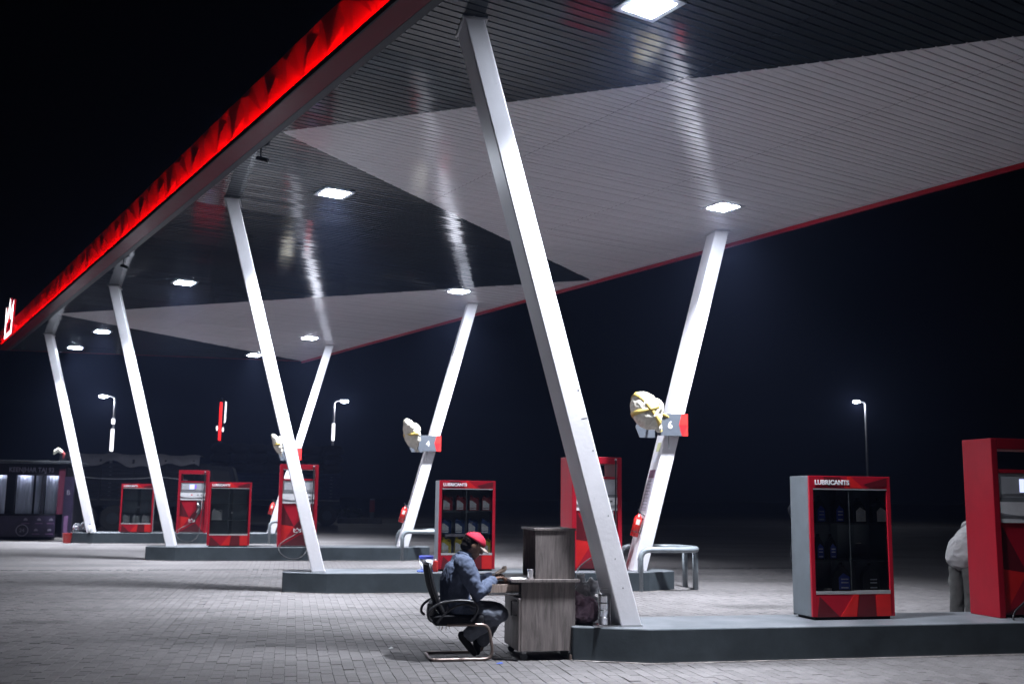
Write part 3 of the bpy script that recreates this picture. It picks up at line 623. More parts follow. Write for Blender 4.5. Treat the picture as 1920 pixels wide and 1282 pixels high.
def sign(num):
    t_ = thing('pump_number_board', '', 'sign', (0,0,0), 0, 'pump number boards on the columns'); w, h = .60, .37
    bd = [(0,h*.48),(.075,h),(w*.82,h),(w*.74,h*.5),(w*.82,0),(.075,0)]
    f = part('board', MB().prism(bd, 0, .022), 'signgrey', t_, bevel=.002)
    for pts, m in (([(w*.82,h),(w,h),(w,h*.5),(w*.74,h*.5)],'signred'),([(w*.74,h*.5),(w,h*.5),(w*.84,0),(w*.82,0)],'signdred'),([(w,h*.5),(w,0),(w*.84,0)],'signred')):
        part('red_facet', MB().prism(pts, -.002, .022), m, f)
    n = text('numeral', num, .17, 'lettering', f, (w*.475,-.004,h*.5-.062), align='CENTER', bold=.003)
    rb = part('rear_board', MB().prism([(-.10+a,b) for a,b in bd[:2]]+[(.25,h),(.25,0),(-.025,0)], .66, .68), 'signgrey', t_)
    part('bracket', MB().box(.10,.14,.023,.66,.16,.19), 'gpanel', t_)
    part('wire', MB().tube([(w*.46,.05,0),(w*.46,.05,-.22)], .006, 6), 'gpanel', t_)
    return t_
for k, (num, lb) in enumerate((('6','grey arrow board numbered six with red tip on a leaning column'),('4','grey arrow board numbered four with red tip on a leaning column'),('2','far grey and red number board half hidden behind a leaning column'))):
    s_ = sign(num); x, y = KB[k+1]; s_.location = (x+5.224+fx(2.73)-.545, y-.12, 2.54); s_['label'] = lb
def bag(seed, label, loc, rz, axis, tilt):
    t_ = thing('covered_fan', label, 'covered fan', loc, rz, 'cloth covered fans on the columns')
    rot = Matrix.Rotation(tilt, 3, 'Y')
    mb = MB(); mb.ell((0,0,0), (axis[0],axis[1],axis[2]), rot, 22, 14); mb.ell(rot@Vector((axis[0]*.75,0,-.03)), (.12,.12,.14)); mb.ell(rot@Vector((.05,0,-axis[2]*.92)), (.07,.05,.11), rot)
    if seed > 1:      # loose ends of cloth
        mb.ell(rot@Vector((.17,.02,.10)), (.10,.09,.12), rot); mb.capsule([rot@Vector((.17,.02,.10)), rot@Vector((.27,.03,.02))], [.06,.03]); mb.ell(rot@Vector((.06,-.02,-axis[2]*1.12)), (.10,.05,.08), rot); mb.ell(rot@Vector((-.03,0,axis[2]*.85)), (.07,.09,.10), rot)
    cv = remesh('cover', mb, 'cloth', t_, vox=.012, smooth=4)
    inv = rot.transposed(); me = cv.data; no = [v.normal.copy() for v in me.vertices]
    for v, n in zip(me.vertices, no):     # cloth gathered in pleats towards the tied neck, sagging elsewhere
        q = inv@v.co; a = math.atan2(q.y, q.z); g_ = max(0, min(1, (q.x/axis[0]+.35)/1.2))
        p = v.co*9+Vector((seed*5, 0, seed)); w_ = mnoise.noise(p*.6)
        v.co += n*((.020 if seed > 1 else .017)*g_*(1-2*abs(math.sin(4.5*a+2.2*w_+q.x*3)))+(.020 if seed > 1 else .012)*w_+.010*(1-2*abs(mnoise.noise(p*1.7))))
    for nrm, e1, hw_ in ((Vector((.15,.1,1)), Vector((1,0,-.15)), .15), (Vector((1,.25,.2)), Vector((-.2,0,1)), .15))[:2 if seed == 1 else 1]:
        nrm.normalize(); e1 = (e1-nrm*e1.dot(nrm)).normalized(); e2 = nrm.cross(e1); vs = []; n_ = 28
        for i in range(n_+1):
            q = 2*math.pi*i/n_; d_ = e1*math.cos(q)+e2*math.sin(q)
            for sd in (-1, 1):
                u = d_+nrm*(sd*hw_+.06*math.sin(2*q+seed)); k_ = 1/math.sqrt((u.x/axis[0])**2+(u.y/axis[1])**2+(u.z/axis[2])**2); vs.append(rot@(u*k_*(1.075+.012*math.sin(5*q+seed))))
        mb = MB(); mb.add(vs, [(2*i,2*i+1,2*i+3,2*i+2) for i in range(n_)]); o = part('tape', mb, 'tape', t_, smooth=True); md = o.modifiers.new('thick','SOLIDIFY'); md.thickness = .004
    part('tail', MB().tube([rot@Vector((.05,-.02,-axis[2]*.95)), rot@Vector((.07,-.03,-axis[2]*1.28))], [(.02,.006),(.024,.004)], 6), 'tape', t_)
    part('arm', MB().tube(spline([(axis[0]*.7,0,.0),(axis[0]*.7+.16,.02,-.06),(axis[0]*.7+.32,.10,-.14)], 4), .026, 10), 'tape', t_, smooth=True)
    part('wall_bracket', MB().box(axis[0]*.7+.28,axis[0]*.7+.42,.06,.14,-.34,-.10), 'dark', t_, bevel=.006)
    return t_
x, y = KB[1]; bag(1, 'rounded white cloth covered fan strapped with yellow tape left of the board numbered six', (x+5.224+fx(2.95)-.245-.50, y-.12, 2.945), R(-4), (.24,.20,.33), R(-28))
x, y = KB[2]; bag(2, 'narrow ragged white cloth covered fan left of the board numbered four', (x+5.224+fx(2.95)-.245-.47, y-.10, 2.93), R(28), (.13,.26,.34), R(-20))
x, y = KB[3]; bag(3, 'far narrow cloth covered fan peeking out left of a leaning column', (x+5.224+fx(2.95)-.245-.50, y-.05, 3.0), R(10), (.11,.22,.30), R(-22))
def exting():
    t_ = thing('fire_extinguisher', '', 'fire extinguisher', (0,0,0), 0, 'red fire extinguishers on the columns')
    part('cylinder', MB().lathe([(.05,0),(.068,.008),(.068,.30),(.05,.345),(.022,.365),(.022,.385)], 18), 'exred', t_, smooth=True)
    part('band', MB().lathe([(.0690,.075),(.0695,.076),(.0695,.084),(.0690,.085)], 18), 'rubber', t_)
    vv = part('valve', MB().box(-.018,.018,-.018,.018,.386,.42), 'dark', t_, bevel=.004); part('lever', MB().tube([(0,0,.42),(-.05,-.01,.45)], .008, 6), 'dark', vv)
    part('hose', MB().tube(spline([(.02,-.02,.40),(.09,-.05,.36),(.085,-.06,.22),(.075,-.045,.06)], 4), .011, 8), 'rubber', t_)
    mb = MB(); a0 = R(-125)
    vs = [(.0697*math.cos(a0+i*R(14)), .0697*math.sin(a0+i*R(14)), z) for z in (.20,.29) for i in range(5)]
    mb.add(vs, [(i,i+1,i+6,i+5) for i in range(4)]); part('paper_label', mb, 'blabel', t_)
    part('hook', MB().box(.05,.11,-.02,.02,.30,.33), 'dark', t_)
    return t_
e0 = exting()
for k, ((x, y), lb) in enumerate(zip(KB[1:], ['red fire extinguisher on the column carrying the board numbered six','red fire extinguisher on the column carrying the board numbered four','far red fire extinguisher left of the crossed crown dispenser'])):
    o = e0 if k == 0 else dup(e0, lb, (0,0,0)); o['label'] = lb; z = .87; o.location = (x+5.224+fx(z)-.245-.085, y+.12, z); o.rotation_euler = (0, math.atan2(1.57, HC-HI), 0)

# ================================================================== DESK AND WHAT STANDS ON IT
desk = thing('desk', 'grey brown wooden attendant desk with open drawer and box shelf on top', 'desk', (0,0,0)); DY0, DY1 = 9.774, 10.42
part('side_panel', MB().box(2.135,2.655,DY0,DY0+.022,.085,.708), 'wood', desk, bevel=.002); part('side_panel', MB().box(2.135,2.655,DY1-.022,DY1,.085,.708), 'wood', desk)
part('rear_panel', MB().box(2.633,2.655,DY0+.023,DY1-.023,.085,.708), 'wood', desk); part('floor_panel', MB().box(2.135,2.632,DY0+.023,DY1-.023,.085,.105), 'wood', desk)
part('desktop', MB().box(2.03,2.695,DY0-.025,DY1+.06,.710,.738), 'wood', desk, bevel=.003)
dr = part('drawer', MB(), 'woodl', desk)
mb = MB(); mb.box(1.80,2.13,9.86,9.875,.585,.685); mb.box(1.80,2.13,10.285,10.30,.585,.685); mb.box(1.785,1.80,9.84,10.32,.575,.69); mb.box(1.80,2.13,9.876,10.284,.585,.592)
bpy.data.objects.remove(dr); dr = part('drawer', mb, 'woodl', desk, bevel=.002); part('runner', MB().box(1.84,2.14,9.846,9.858,.590,.612), 'steel', dr); part('handle', MB().tube([(1.785,9.95,.63),(1.765,9.95,.63),(1.765,10.15,.63),(1.785,10.15,.63)], .006, 8), 'steel', dr)
door = part('door', MB().box(2.10,2.12,9.73,10.38,.09,.565), 'wood', desk, bevel=.002); part('handle', MB().tube([(2.10,9.80,.54),(2.045,9.80,.54),(2.045,9.80,.41),(2.10,9.80,.41)], .007, 8), 'rubber', door)
mb = MB(); mb.box(2.27,2.655,DY0+.012,DY0+.030,.74,1.185); mb.box(2.27,2.655,DY1-.09,DY1-.072,.74,1.185); mb.box(2.637,2.655,DY0+.031,DY1-.091,.74,1.185); mb.box(2.255,2.665,DY0+.004,DY1-.065,1.187,1.208)
part('box_shelf', mb, 'wood', desk, bevel=.002)
for x, y in ((2.17,9.81),(2.62,9.81),(2.17,10.38),(2.62,10.38)): c_ = part('caster', MB().tube([(x,y-.014,.034),(x,y+.014,.034)], .034, 14), 'dark', desk); part('fork', MB().box(x-.02,x+.02,y-.02,y+.02,.06,.084), 'ltrim', c_)
mb = MB(); mb.box(2.60,2.70,9.74,9.80,.001,.055); tag(part('wood_block', mb, 'woodl', bevel=.012), 'worn wooden block under the right foot of the desk', 'wood block')
t_ = thing('steel_cup', 'shiny steel tumbler on the desk before the box shelf', 'cup', (2.225,9.79,.739)); part('body', MB().lathe([(.024,0),(.026,.002),(.030,.088),(.0305,.09)], 20), 'steel', t_, smooth=True); part('rim', MB().lathe([(.0305,.088),(.032,.090),(.0305,.092)], 20), 'steel', t_)
o = tag(part('paper_sheet', MB().add([(2.05,9.77,.7400),(2.20,9.78,.7405),(2.21,9.98,.742),(2.06,9.97,.740)], [(0,1,2,3)]), 'paper'), 'white paper sheet lying on the desktop', 'paper')
md = o.modifiers.new('thick','SOLIDIFY'); md.thickness = .002
# things at the foot of the nearest column
def lumpy(name, mb, mat, par, vox, disp, ds, seed, sm=3): return remesh(name, mb, mat, par, vox, sm, disp, ds, seed)
bg_ = thing('rubbish_bag', 'shiny purple rubbish bag on the island between desk and column', 'rubbish bag', (2.79,9.98,HI))
mb = MB(); mb.ell((0,0,.12),(.155,.13,.125)); mb.ell((-.03,0,.21),(.08,.08,.05)); lumpy('sack', mb, 'bagp', bg_, .009, .022, .075, 4, 2)
part('knot', MB().tube([(-.03,0,.235),(-.045,.01,.27),(-.08,.02,.29)], [.018,.012,.02], 8), 'bagp', bg_, smooth=True)
pb = thing('plastic_bag', 'crumpled clear plastic bag leaning behind the purple rubbish bag', 'plastic bag', (2.86,10.16,HI))
mb = MB(); mb.ell((0,0,.17),(.11,.07,.18)); mb.capsule([(-.03,0,.26),(-.055,0,.36),(-.04,.01,.43)],[(.055,.03),(.04,.02),(.015,.012)]); mb.ell((.07,0,.30),(.05,.04,.09)); lumpy('film', mb, 'bagc', pb, .009, .035, .07, 9, 1)
part('fold', MB().add([(-.12,-.05,.05),(-.03,-.09,.30),(-.06,-.06,.42),(-.14,-.02,.22),(.03,-.08,.16)], [(0,1,2,3),(0,4,1)]), 'bagc', pb)
tf = thing('tiffin_carrier', 'stacked steel tiffin carrier on a tray beside the nearest column', 'tiffin carrier', (2.93,9.74,HI+.016))
for k in range(4): part('tin', MB().lathe([(.046,0),(.050,.003),(.051,.054),(.054,.057),(.054,.063),(.050,.066)], 22, (0,0,k*.067)), 'steel', tf, smooth=True)
part('lid', MB().lathe([(.050,0),(.053,.004),(.045,.014),(.01,.02)], 22, (0,0,.269)), 'steel', tf, smooth=True)
part('carrying_frame', MB().tube([(-.058,0,0),(-.058,0,.30),(-.05,0,.325),(.05,0,.325),(.058,0,.30),(.058,0,0)], .005, 8), 'steel', tf)
tag(part('steel_tray', MB().prism([(2.80,9.62),(3.07,9.64),(3.06,9.635),(3.04,9.85),(2.82,9.84)], HI+.002, HI+.014, 'z'), 'steel', bevel=.004), 'flat steel tray under the tiffin carrier', 'tray')

# ================================================================== BUCKET, TIN, RAG ON SECOND ISLAND
bk = thing('pail', 'white plastic pail with blue rim beside the stocked cabinet', 'bucket', (2.13,16.86,HI)); part('body', MB().lathe([(.085,0),(.088,.004),(.110,.22)], 22), 'bucket', bk, smooth=True)
part('lid', MB().lathe([(.115,.20),(.118,.205),(.118,.245),(.112,.25)], 22), 'blue', bk); part('handle', MB().tube(spline([(-.112,0,.2),(-.08,-.10,.10),(.02,-.13,.06),(.09,-.09,.13),(.112,0,.2)], 4), .005, 6), 'wpanel', bk)
mb = MB(); mb.ell((2.09,16.80,HI+.012),(.11,.07,.016)); mb.ell((2.17,16.79,HI+.02),(.06,.05,.02)); tag(remesh('blue_rag', mb, 'bluerag', None, .007, 2, .012, .05, 3), 'blue rag at the foot of the white pail', 'rag')
t_ = thing('red_tin', 'small red tin between the pail and the stocked cabinet', 'tin', (2.275,16.88,HI)); part('body', MB().box(-.045,.045,-.045,.045,0,.17), 'redtin', t_, bevel=.01); part('cap', MB().lathe([(.022,0),(.022,.025)], 12, (0,0,.171)), 'wpanel', t_)

# ================================================================== OFFICE CHAIR
ch = thing('office_chair', 'black mesh back office chair on a bronze sled base', 'chair', (0,0,0)); CYc = 10.06; hw = .235
mb = MB(); mb.box(1.33,1.80,CYc-hw,CYc+hw,.315,.41); part('seat', mb, 'mesh', ch, bevel=.028, seg=4)
def backrest(y): return None
mb = MB(); N_ = 9; vs = []
for i in range(N_):
    u = i/(N_-1); x = 1.43-.155*u-.03*math.sin(math.pi*u); z = .40+.475*u; hwz = .20+.03*math.sin(math.pi*u)
    for j in range(7):
        v = -1+2*j/6; vs.append((x-.028*(1-v*v), CYc+v*hwz, z))
mb.add(vs, [(i*7+j, i*7+j+1, i*7+j+8, i*7+j+7) for i in range(N_-1) for j in range(6)])
o = part('backrest', mb, 'mesh', ch, smooth=True); md = o.modifiers.new('thick','SOLIDIFY'); md.thickness = .022
rim = [vs[j] for j in range(7)]+[vs[i*7+6] for i in range(1,N_)]+[vs[(N_-1)*7+j] for j in range(5,-1,-1)]+[vs[i*7] for i in range(N_-2,-1,-1)]
part('back_frame', MB().tube(rim, .014, 8), 'chairblk', ch, smooth=True)
for sg in (-1, 1):
    y = CYc+sg*(hw+.035)
    part('armrest', MB().tube(spline([(1.30,y,.365),(1.27,y,.40),(1.285,y,.46),(1.37,y,.52),(1.50,y,.545),(1.62,y,.545),(1.70,y,.525),(1.725,y,.47),(1.70,y,.40),(1.66,y,.355)], 5), [(.013,.022)]*46, 10), 'chairblk', ch, smooth=True)
    part('arm_brace', MB().tube(spline([(1.35,y,.345),(1.42,y,.43),(1.52,y,.495),(1.63,y,.515),(1.70,y,.49)], 5), .010, 8), 'chairblk', ch, smooth=True)
    y2 = CYc+sg*hw*.98
    part('sled_leg', MB().tube(spline([(1.34,y2,.016),(1.60,y2,.016),(1.80,y2,.016),(1.855,y2,.035),(1.875,y2,.09),(1.865,y2,.17),(1.845,y2,.27),(1.80,y2,.318),(1.70,y2,.325),(1.45,y2,.325)], 5), .0145, 10), 'sled', ch, smooth=True)
part('rear_bar', MB().tube([(1.34,CYc-hw*.98,.016),(1.31,CYc-hw*.8,.016),(1.31,CYc+hw*.8,.016),(1.34,CYc+hw*.98,.016)], .0145, 10), 'sled', ch, smooth=True)
part('spine_bracket', MB().tube(spline([(1.50,CYc,.325),(1.36,CYc,.33),(1.30,CYc,.39),(1.305,CYc,.50)], 4), [(.012,.05)]*13, 8), 'chairblk', ch)
part('lumbar_pad', MB().ell((1.335,CYc,.46),(.035,.17,.075)), 'chairblk', ch, smooth=True)
for k in range(7): part('torn_lining', MB().tube([(1.40+k*.012,CYc-.12+nlift(.03),.335),(1.40+k*.012+nlift(.02),CYc-.12,.29-random.random()*.03)], .003, 5), 'notes', ch)
# ================================================================== SEATED MAN
man = thing('person', 'seated man in a red cap and faded blue shirt counting notes at the desk', 'person', (0,0,0)); Y = CYc
tilt = Matrix.Rotation(R(31), 3, 'Y'); HX, HZ = 1.722, 1.038
def hd(x, y, z): return Vector((HX, Y, HZ))+tilt@Vector((x, y, z))
mb = MB()
mb.ell(hd(-.005,0,.015), (.098,.076,.108), tilt); mb.ell(hd(.035,0,-.055), (.062,.058,.062), tilt); mb.ell(hd(.066,0,-.092),(.026,.03,.02), tilt)
mb.capsule([hd(.088,0,.012), hd(.106,0,-.022)], [.011,.016], 8); mb.ell(hd(.086,0,-.058),(.016,.026,.008), tilt); mb.ell(hd(.082,0,-.072),(.016,.024,.008), tilt); mb.ell(hd(.078,0,.026),(.022,.052,.013), tilt)
for sg in (-1,1): mb.ell(hd(-.005,sg*.078,-.01),(.024,.012,.034), tilt)
mb.capsule([(1.635,Y,.90),(1.665,Y,.955),(1.69,Y,1.0)], [.06,.054,.056]); mb.capsule([(1.56,Y,.50),(1.555,Y,.68),(1.61,Y,.86)], [(.10,.14),(.10,.15),(.09,.14)])
SH = {-1: [(1.615,Y-.185,.855),(1.735,Y-.235,.605),(1.905,Y-.085,.715)], 1: [(1.615,Y+.185,.855),(1.745,Y+.235,.62),(1.92,Y+.08,.735)]}
LG = {-1: [(1.57,Y-.09,.455),(1.965,Y-.12,.405),(1.665,Y-.075,.205)], 1: [(1.57,Y+.09,.455),(1.985,Y+.10,.415),(1.825,Y+.06,.130)]}
for sg in (-1,1):
    mb.capsule(SH[sg], [.045,.038,.026]); mb.capsule(LG[sg], [.065,.05,.036])
    W_ = Vector(SH[sg][2]); hx = Vector((.85, -sg*.05, .30)).normalized(); hy = Vector((0,sg,.15)).normalized(); hz = hx.cross(hy).normalized()
    if hz.z < 0: hz = -hz
    mb.capsule([W_, W_+hx*.05+hz*.004], [(.022,.030),(.016,.040)], 12)
    for q, (ln, off) in enumerate(((.066,-.030),(.076,-.010),(.072,.010),(.058,.029))):
        b0_ = W_+hx*.062+hy*off*(-1); b1 = b0_+hx*ln*.45-hz*.006; b2 = b1+hx*ln*.28-hz*.026; b3 = b2+hx*ln*.05-hz*.03
        mb.capsule([b0_, b1, b2, b3], [.0095,.009,.0085,.007], 8)
    b0_ = W_+hx*.02-hy*.035*(1); mb.capsule([b0_, b0_+hx*.035-hy*.014+hz*.012, b0_+hx*.068-hy*.004+hz*.010], [.012,.0105,.008], 8)
remesh('body', mb, 'skin', man, .0062, 2)
for sg in (-1,1): part('eye', MB().ell(hd(.082,sg*.03,.008),(.011,.013,.009),tilt,10,6), 'eye', man, smooth=True)
mb = MB(); mb.ell(hd(-.028,0,.02), (.092,.082,.105), tilt); mb.ell(hd(-.06,0,-.045), (.05,.066,.05), tilt); remesh('hair', mb, 'hair', man, .009, 2, .004, .02, 1)
# cap: crown cut from an ellipsoid plus curved brim
mb = MB(); nu, nv = 22, 7; vs = []
for i in range(nv+1):
    th = R(6+82*i/nv)
    for j in range(nu): a = 2*math.pi*j/nu; vs.append(hd(-.006+.113*math.sin(th)*math.cos(a), .094*math.sin(th)*math.sin(a), .036+.092*math.cos(th)))
vs.append(hd(-.006,0,.036+.093)); mb.add(vs, [(i*nu+j, i*nu+(j+1) % nu, (i+1)*nu+(j+1) % nu, (i+1)*nu+j) for i in range(nv) for j in range(nu)]+[(len(vs)-1, j, (j+1) % nu) for j in range(nu)])
cp = part('cap', mb, 'cap', man, smooth=True); md = cp.modifiers.new('thick','SOLIDIFY'); md.thickness = .004
mb = MB(); top = []; 
for i in range(6):
    for j in range(11):
        v = -1+2*j/10; u = i/5; x = .088-.03*abs(v)**2*1.2+u*.085*math.sqrt(max(0,1-.55*v*v)); top.append(hd(x, v*.078, .034-.020*u-.016*v*v))
mb.add(top, [(i*11+j, i*11+j+1, i*11+j+12, i*11+j+11) for i in range(5) for j in range(10)]); br = part('brim', mb, 'brim', cp, smooth=True); md = br.modifiers.new('thick','SOLIDIFY'); md.thickness = .005
part('button', MB().ell(hd(-.006,0,.131),(.008,.008,.005),nu=8,nv=6), 'cap', cp)
# shirt
mb = MB(); mb.capsule([(1.565,Y,.455),(1.55,Y,.58),(1.545,Y,.70),(1.575,Y,.80),(1.615,Y,.865)], [(.140,.200),(.135,.200),(.136,.202),(.126,.200),(.092,.175)], 20)
mb.capsule([(1.585,Y-.14,.87),(1.60,Y,.895),(1.585,Y+.14,.87)], [(.062,.07),(.075,.075),(.062,.07)])
mb.capsule([(1.62,Y,.89),(1.655,Y,.935)], [.08,.066])
for sg in (-1,1):
    a, b, c = [Vector(q) for q in SH[sg]]; mb.capsule([a, a.lerp(b,.5), b, b.lerp(c,.55), b.lerp(c,.90)], [.090,.083,.076,.063,.050])
mb.capsule([(1.60,Y-.13,.45),(1.70,Y-.13,.435)], [.075,.06]); mb.capsule([(1.60,Y+.13,.45),(1.70,Y+.13,.435)], [.075,.06])
remesh('shirt', mb, 'shirt', man, .0085, 3, .0075, .085, 5)
mb = MB(); c0 = Vector((1.652,Y,.938)); ax = (tilt@Vector((0,0,1))).normalized(); pts = []
for i in range(19): a = 2*math.pi*i/18; pts.append(c0+Vector((.066*math.cos(a), .066*math.sin(a), -.036*math.cos(a))))
part('collar', MB().tube(pts, [(.012,.024)]*19, 8), 'shirt', man, smooth=True)
# trousers
mb = MB(); mb.capsule([(1.50,Y,.46),(1.60,Y,.455)], [(.10,.165),(.10,.165)])
for sg in (-1,1):
    a, b, c = [Vector(q) for q in LG[sg]]
    mb.capsule([a, a.lerp(b,.5), b], [.094,.088,.078]); mb.capsule([b, b.lerp(c,.4), b.lerp(c,.93)], [.076,.072,.066])
remesh('trousers', mb, 'trous', man, .0095, 3, .007, .09, 8)
for sg, heel, toe in ((-1,(1.605,Y-.075,.215),(1.735,Y-.075,.045)), (1,(1.775,Y+.06,.13),(1.79,Y+.06,.035))):
    h_, t2 = Vector(heel), Vector(toe); mb = MB(); dvec = (t2-h_).normalized()
    mb.capsule([Vector(LG[sg][2]), h_.lerp(t2,.15), h_.lerp(t2,.6), t2], [(.042,.042),(.044,.040),(.036,.045),(.026,.036)]); mb.ell(h_+Vector((.008,0,0)),(.038,.036,.038))
    remesh('shoe', mb, 'shoe', man, .008, 2)
nb = thing('bank_notes', 'folded bundle of brown bank notes held in the seated man\'s hands', 'money', (2.0,Y,.775))
for k in range(5):
    mb = MB(); x0 = nlift(.004); 
    mb.add([(-.05+x0,-.045,.0+k*.004),(.03,-.05,.010+k*.005),(.055,-.04,.028+k*.006),(.05,.04,.030+k*.006),(.028,.05,.012+k*.005),(-.05+x0,.05,.002+k*.004)], [(0,1,4,5),(1,2,3,4)])
    o = part('note', mb, 'notes', nb); md = o.modifiers.new('thick','SOLIDIFY'); md.thickness = .0015; o.rotation_euler = (nlift(.1), R(-14)+nlift(.12), nlift(.2))
for (x, y, rz) in ((1.905,9.62,.3),(1.02,10.7,.9)):
    mb = MB(); mb.add([(-.03,-.012,.003),(.03,-.015,.004),(.034,.012,.014),(-.028,.014,.005),(0,.002,.016)], [(0,1,4),(1,2,4),(2,3,4),(3,0,4)])
    o = part('paper_scrap', mb, 'bluerag' if y < 10 else 'paper'); o.location = (x,y,.002); o.rotation_euler = (0,0,rz); tag(o, 'small bluish scrap on the pavers beside the chair base' if y < 10 else 'tiny pale scrap on the pavers left of the chair', 'litter')

# ================================================================== STANDING PEOPLE (mostly hidden)
def stand(label, loc, rz, shirt, trs, lean, headless=False):
    t_ = thing('person', label, 'person', loc, rz)
    def P(x, y, z): # bend forward above the hips
        if z < .95: return Vector((x, y, z))
        dz = z-.95; return Vector((x+dz*math.sin(lean), y, .95+dz*math.cos(lean)))
    rt = Matrix.Rotation(lean, 3, 'Y')
    mb = MB(); mb.ell(P(.02,0,1.60),(.095,.076,.115),rt); mb.ell(P(.055,0,1.545),(.06,.056,.055),rt); mb.capsule([P(0,0,1.40),P(.01,0,1.52)],[.06,.055]); mb.capsule([P(.11,0,1.60),P(.122,0,1.57)],[.01,.014],8)
    for sg in (-1,1): mb.ell(P(.01,sg*.078,1.59),(.022,.012,.032),rt)
    mb.capsule([P(0,0,.95),P(0,0,1.35)],[(.10,.14),(.10,.15)])
    for sg in (-1,1):
        sh = P(0,sg*.19,1.39); el = sh+Vector((.16,sg*.05,-.26)); wr = el+Vector((.22,-sg*.06,.02)); mb.capsule([sh,el,wr],[.045,.038,.028]); mb.capsule([wr,wr+Vector((.07,0,-.01))],[(.020,.036),(.014,.038)],10)
        for q in range(4): f0 = wr+Vector((.08,(q-1.5)*.02,-.01)); mb.capsule([f0,f0+Vector((.04,0,-.008)),f0+Vector((.065,0,-.03))],[.0095,.009,.0075],8)
        f0 = wr+Vector((.03,-sg*.04,0)); mb.capsule([f0,f0+Vector((.035,-sg*.012,-.01)),f0+Vector((.06,-sg*.006,-.02))],[.012,.010,.008],8)
        mb.capsule([(0,sg*.09,.92),(.0,sg*.10,.50),(-.02,sg*.11,.08)],[.075,.05,.036])
    remesh('body', mb, 'skin', t_, .009, 2)
    mb = MB(); mb.ell(P(0,0,1.635),(.10,.085,.10),rt); remesh('hair', mb, 'hair', t_, .012, 2)
    mb = MB(); mb.capsule([P(0,0,.86),P(-.01,0,1.0),P(-.015,0,1.18),P(0,0,1.33)],[(.150,.212),(.138,.192),(.130,.182),(.11,.175)],18); mb.capsule([P(0,-.15,1.385),P(0,.15,1.385)],[.072,.072])
    for sg in (-1,1): sh = P(0,sg*.19,1.38); el = sh+Vector((.16,sg*.05,-.26)); mb.capsule([sh,el,el+Vector((.12,-sg*.03,.01))],[.082,.07,.058])
    remesh('shirt', mb, shirt, t_, .011, 3, .011, .16, 2)
    mb = MB(); mb.capsule([(0,-.04,.92),(0,.04,.92)],[.12,.12])
    for sg in (-1,1): mb.capsule([(0,sg*.085,.86),(0,sg*.105,.50),(-.02,sg*.11,.07)],[.086,.082,.072]); mb.ell((.0,sg*.17,.58),(.06,.03,.08))
    remesh('trousers', mb, trs, t_, .011, 3, .009, .15, 6)
    for sg in (-1,1):
        mb = MB(); mb.capsule([(-.05,sg*.11,.045),(.06,sg*.115,.045),(.16,sg*.12,.035)],[(.042,.042),(.042,.044),(.03,.036)]); mb.capsule([(-.03,sg*.11,.05),(-.02,sg*.11,.12)],[.045,.045]); remesh('shoe', mb, 'shoe', t_, .01, 2)
    return t_
stand('stooping person in pale shirt and grey cargo trousers behind the right edge dispenser', (7.70,11.12,0), R(14), 'lshirt', 'cargo', R(52))
stand('dark clothed person almost wholly hidden behind the front lubricants cabinet', (5.80,11.25,0), R(20), 'dcloth', 'dcloth', R(4))

# ================================================================== FAR LEFT: KIOSK
ki = thing('kiosk', 'dark roadside kiosk with lit curtained windows and plum advert panels', 'kiosk', (0,0,0)); KY = 35.3
part('wall', MB().box(-14.0,-6.98,KY+.25,KY+3,0,2.25), 'kiosk', ki); part('roof', MB().box(-14.1,-6.85,KY-.25,KY+3.1,2.36,2.44), 'trim', ki, bevel=.01); part('sign_band', MB().box(-14.0,-7.0,KY-.02,KY+.05,1.98,2.352), 'kiosk', ki)
text('lettering', 'KEENJHAR TAJ 93', .20, 'icon', ki, (-8.64,KY-.03,2.09), bold=.004, sx=.85)
for x in (-9.05,-8.48,-7.62,-7.05): part('mullion', MB().box(x-.05,x+.05,KY,KY+.24,.80,1.978), 'kiosk', ki)
part('sill', MB().box(-14,-7.0,KY-.01,KY+.24,.74,.798), 'kiosk', ki)
for (a, b, tl) in ((-9.55,-8.74,1),(-8.43,-7.95,1),(-7.88,-7.68,0),(-7.57,-7.12,1)):
    mb = MB(); n = 16; vs = []
    for z in (.80,2.10):
        for i in range(n+1): vs.append((a+(b-a)*i/n, KY+.20+.018*math.sin(i*1.7), z))
    mb.add(vs, [(i,i+1,i+n+2,i+n+1) for i in range(n)]); part('curtain', mb, 'curtain', ki, smooth=True)
    if tl: part('lamp_tube', MB().tube([(a+.1,KY+.10,2.03),(b-.1,KY+.10,2.03)], .008, 8), 'tube', ki)
    part('pane', MB().box(a-.03,b+.03,KY+.04,KY+.046,.80,1.97), 'glass', ki)
ad = part('advert_panel', MB().box(-14,-7.18,KY-.06,KY-.012,.10,.735), 'plum', ki)
def ring(x, z, r, w=.02):
    mb = MB(); mb.tube([(x+r*math.cos(2*math.pi*i/28), KY-.066, z+r*math.sin(2*math.pi*i/28)) for i in range(29)], w/2, 6, caps=False); part('icon_ring', mb, 'icon', ad)
ring(-8.12,.30,.17,.028); text('lettering', '24', .15, 'icon', ad, (-8.20,KY-.064,.25))
for x, z in ((-8.04,.62),(-7.65,.62),(-7.30,.62),(-7.72,.30),(-7.33,.30)):
    part('icon', MB().prism([(x-.06,z-.02),(x+.06,z-.02),(x+.045,z+.03),(x,z+.055),(x-.045,z+.03)], KY-.068, KY-.061), 'icon', ad); part('icon_caption', MB().box(x-.11,x+.11,KY-.066,KY-.061,z-.12,z-.10), 'plumlite', ad)
part('corner_panel', MB().box(-7.16,-6.98,KY-.08,KY-.011,.80,2.20), 'maroon', ki); part('corner_post', MB().box(-6.975,-6.70,KY-.10,KY+.1,.08,1.96), 'plum', ki); part('post_stripe', MB().box(-6.92,-6.80,KY-.115,KY-.102,.12,.75), 'plumlite', ki)
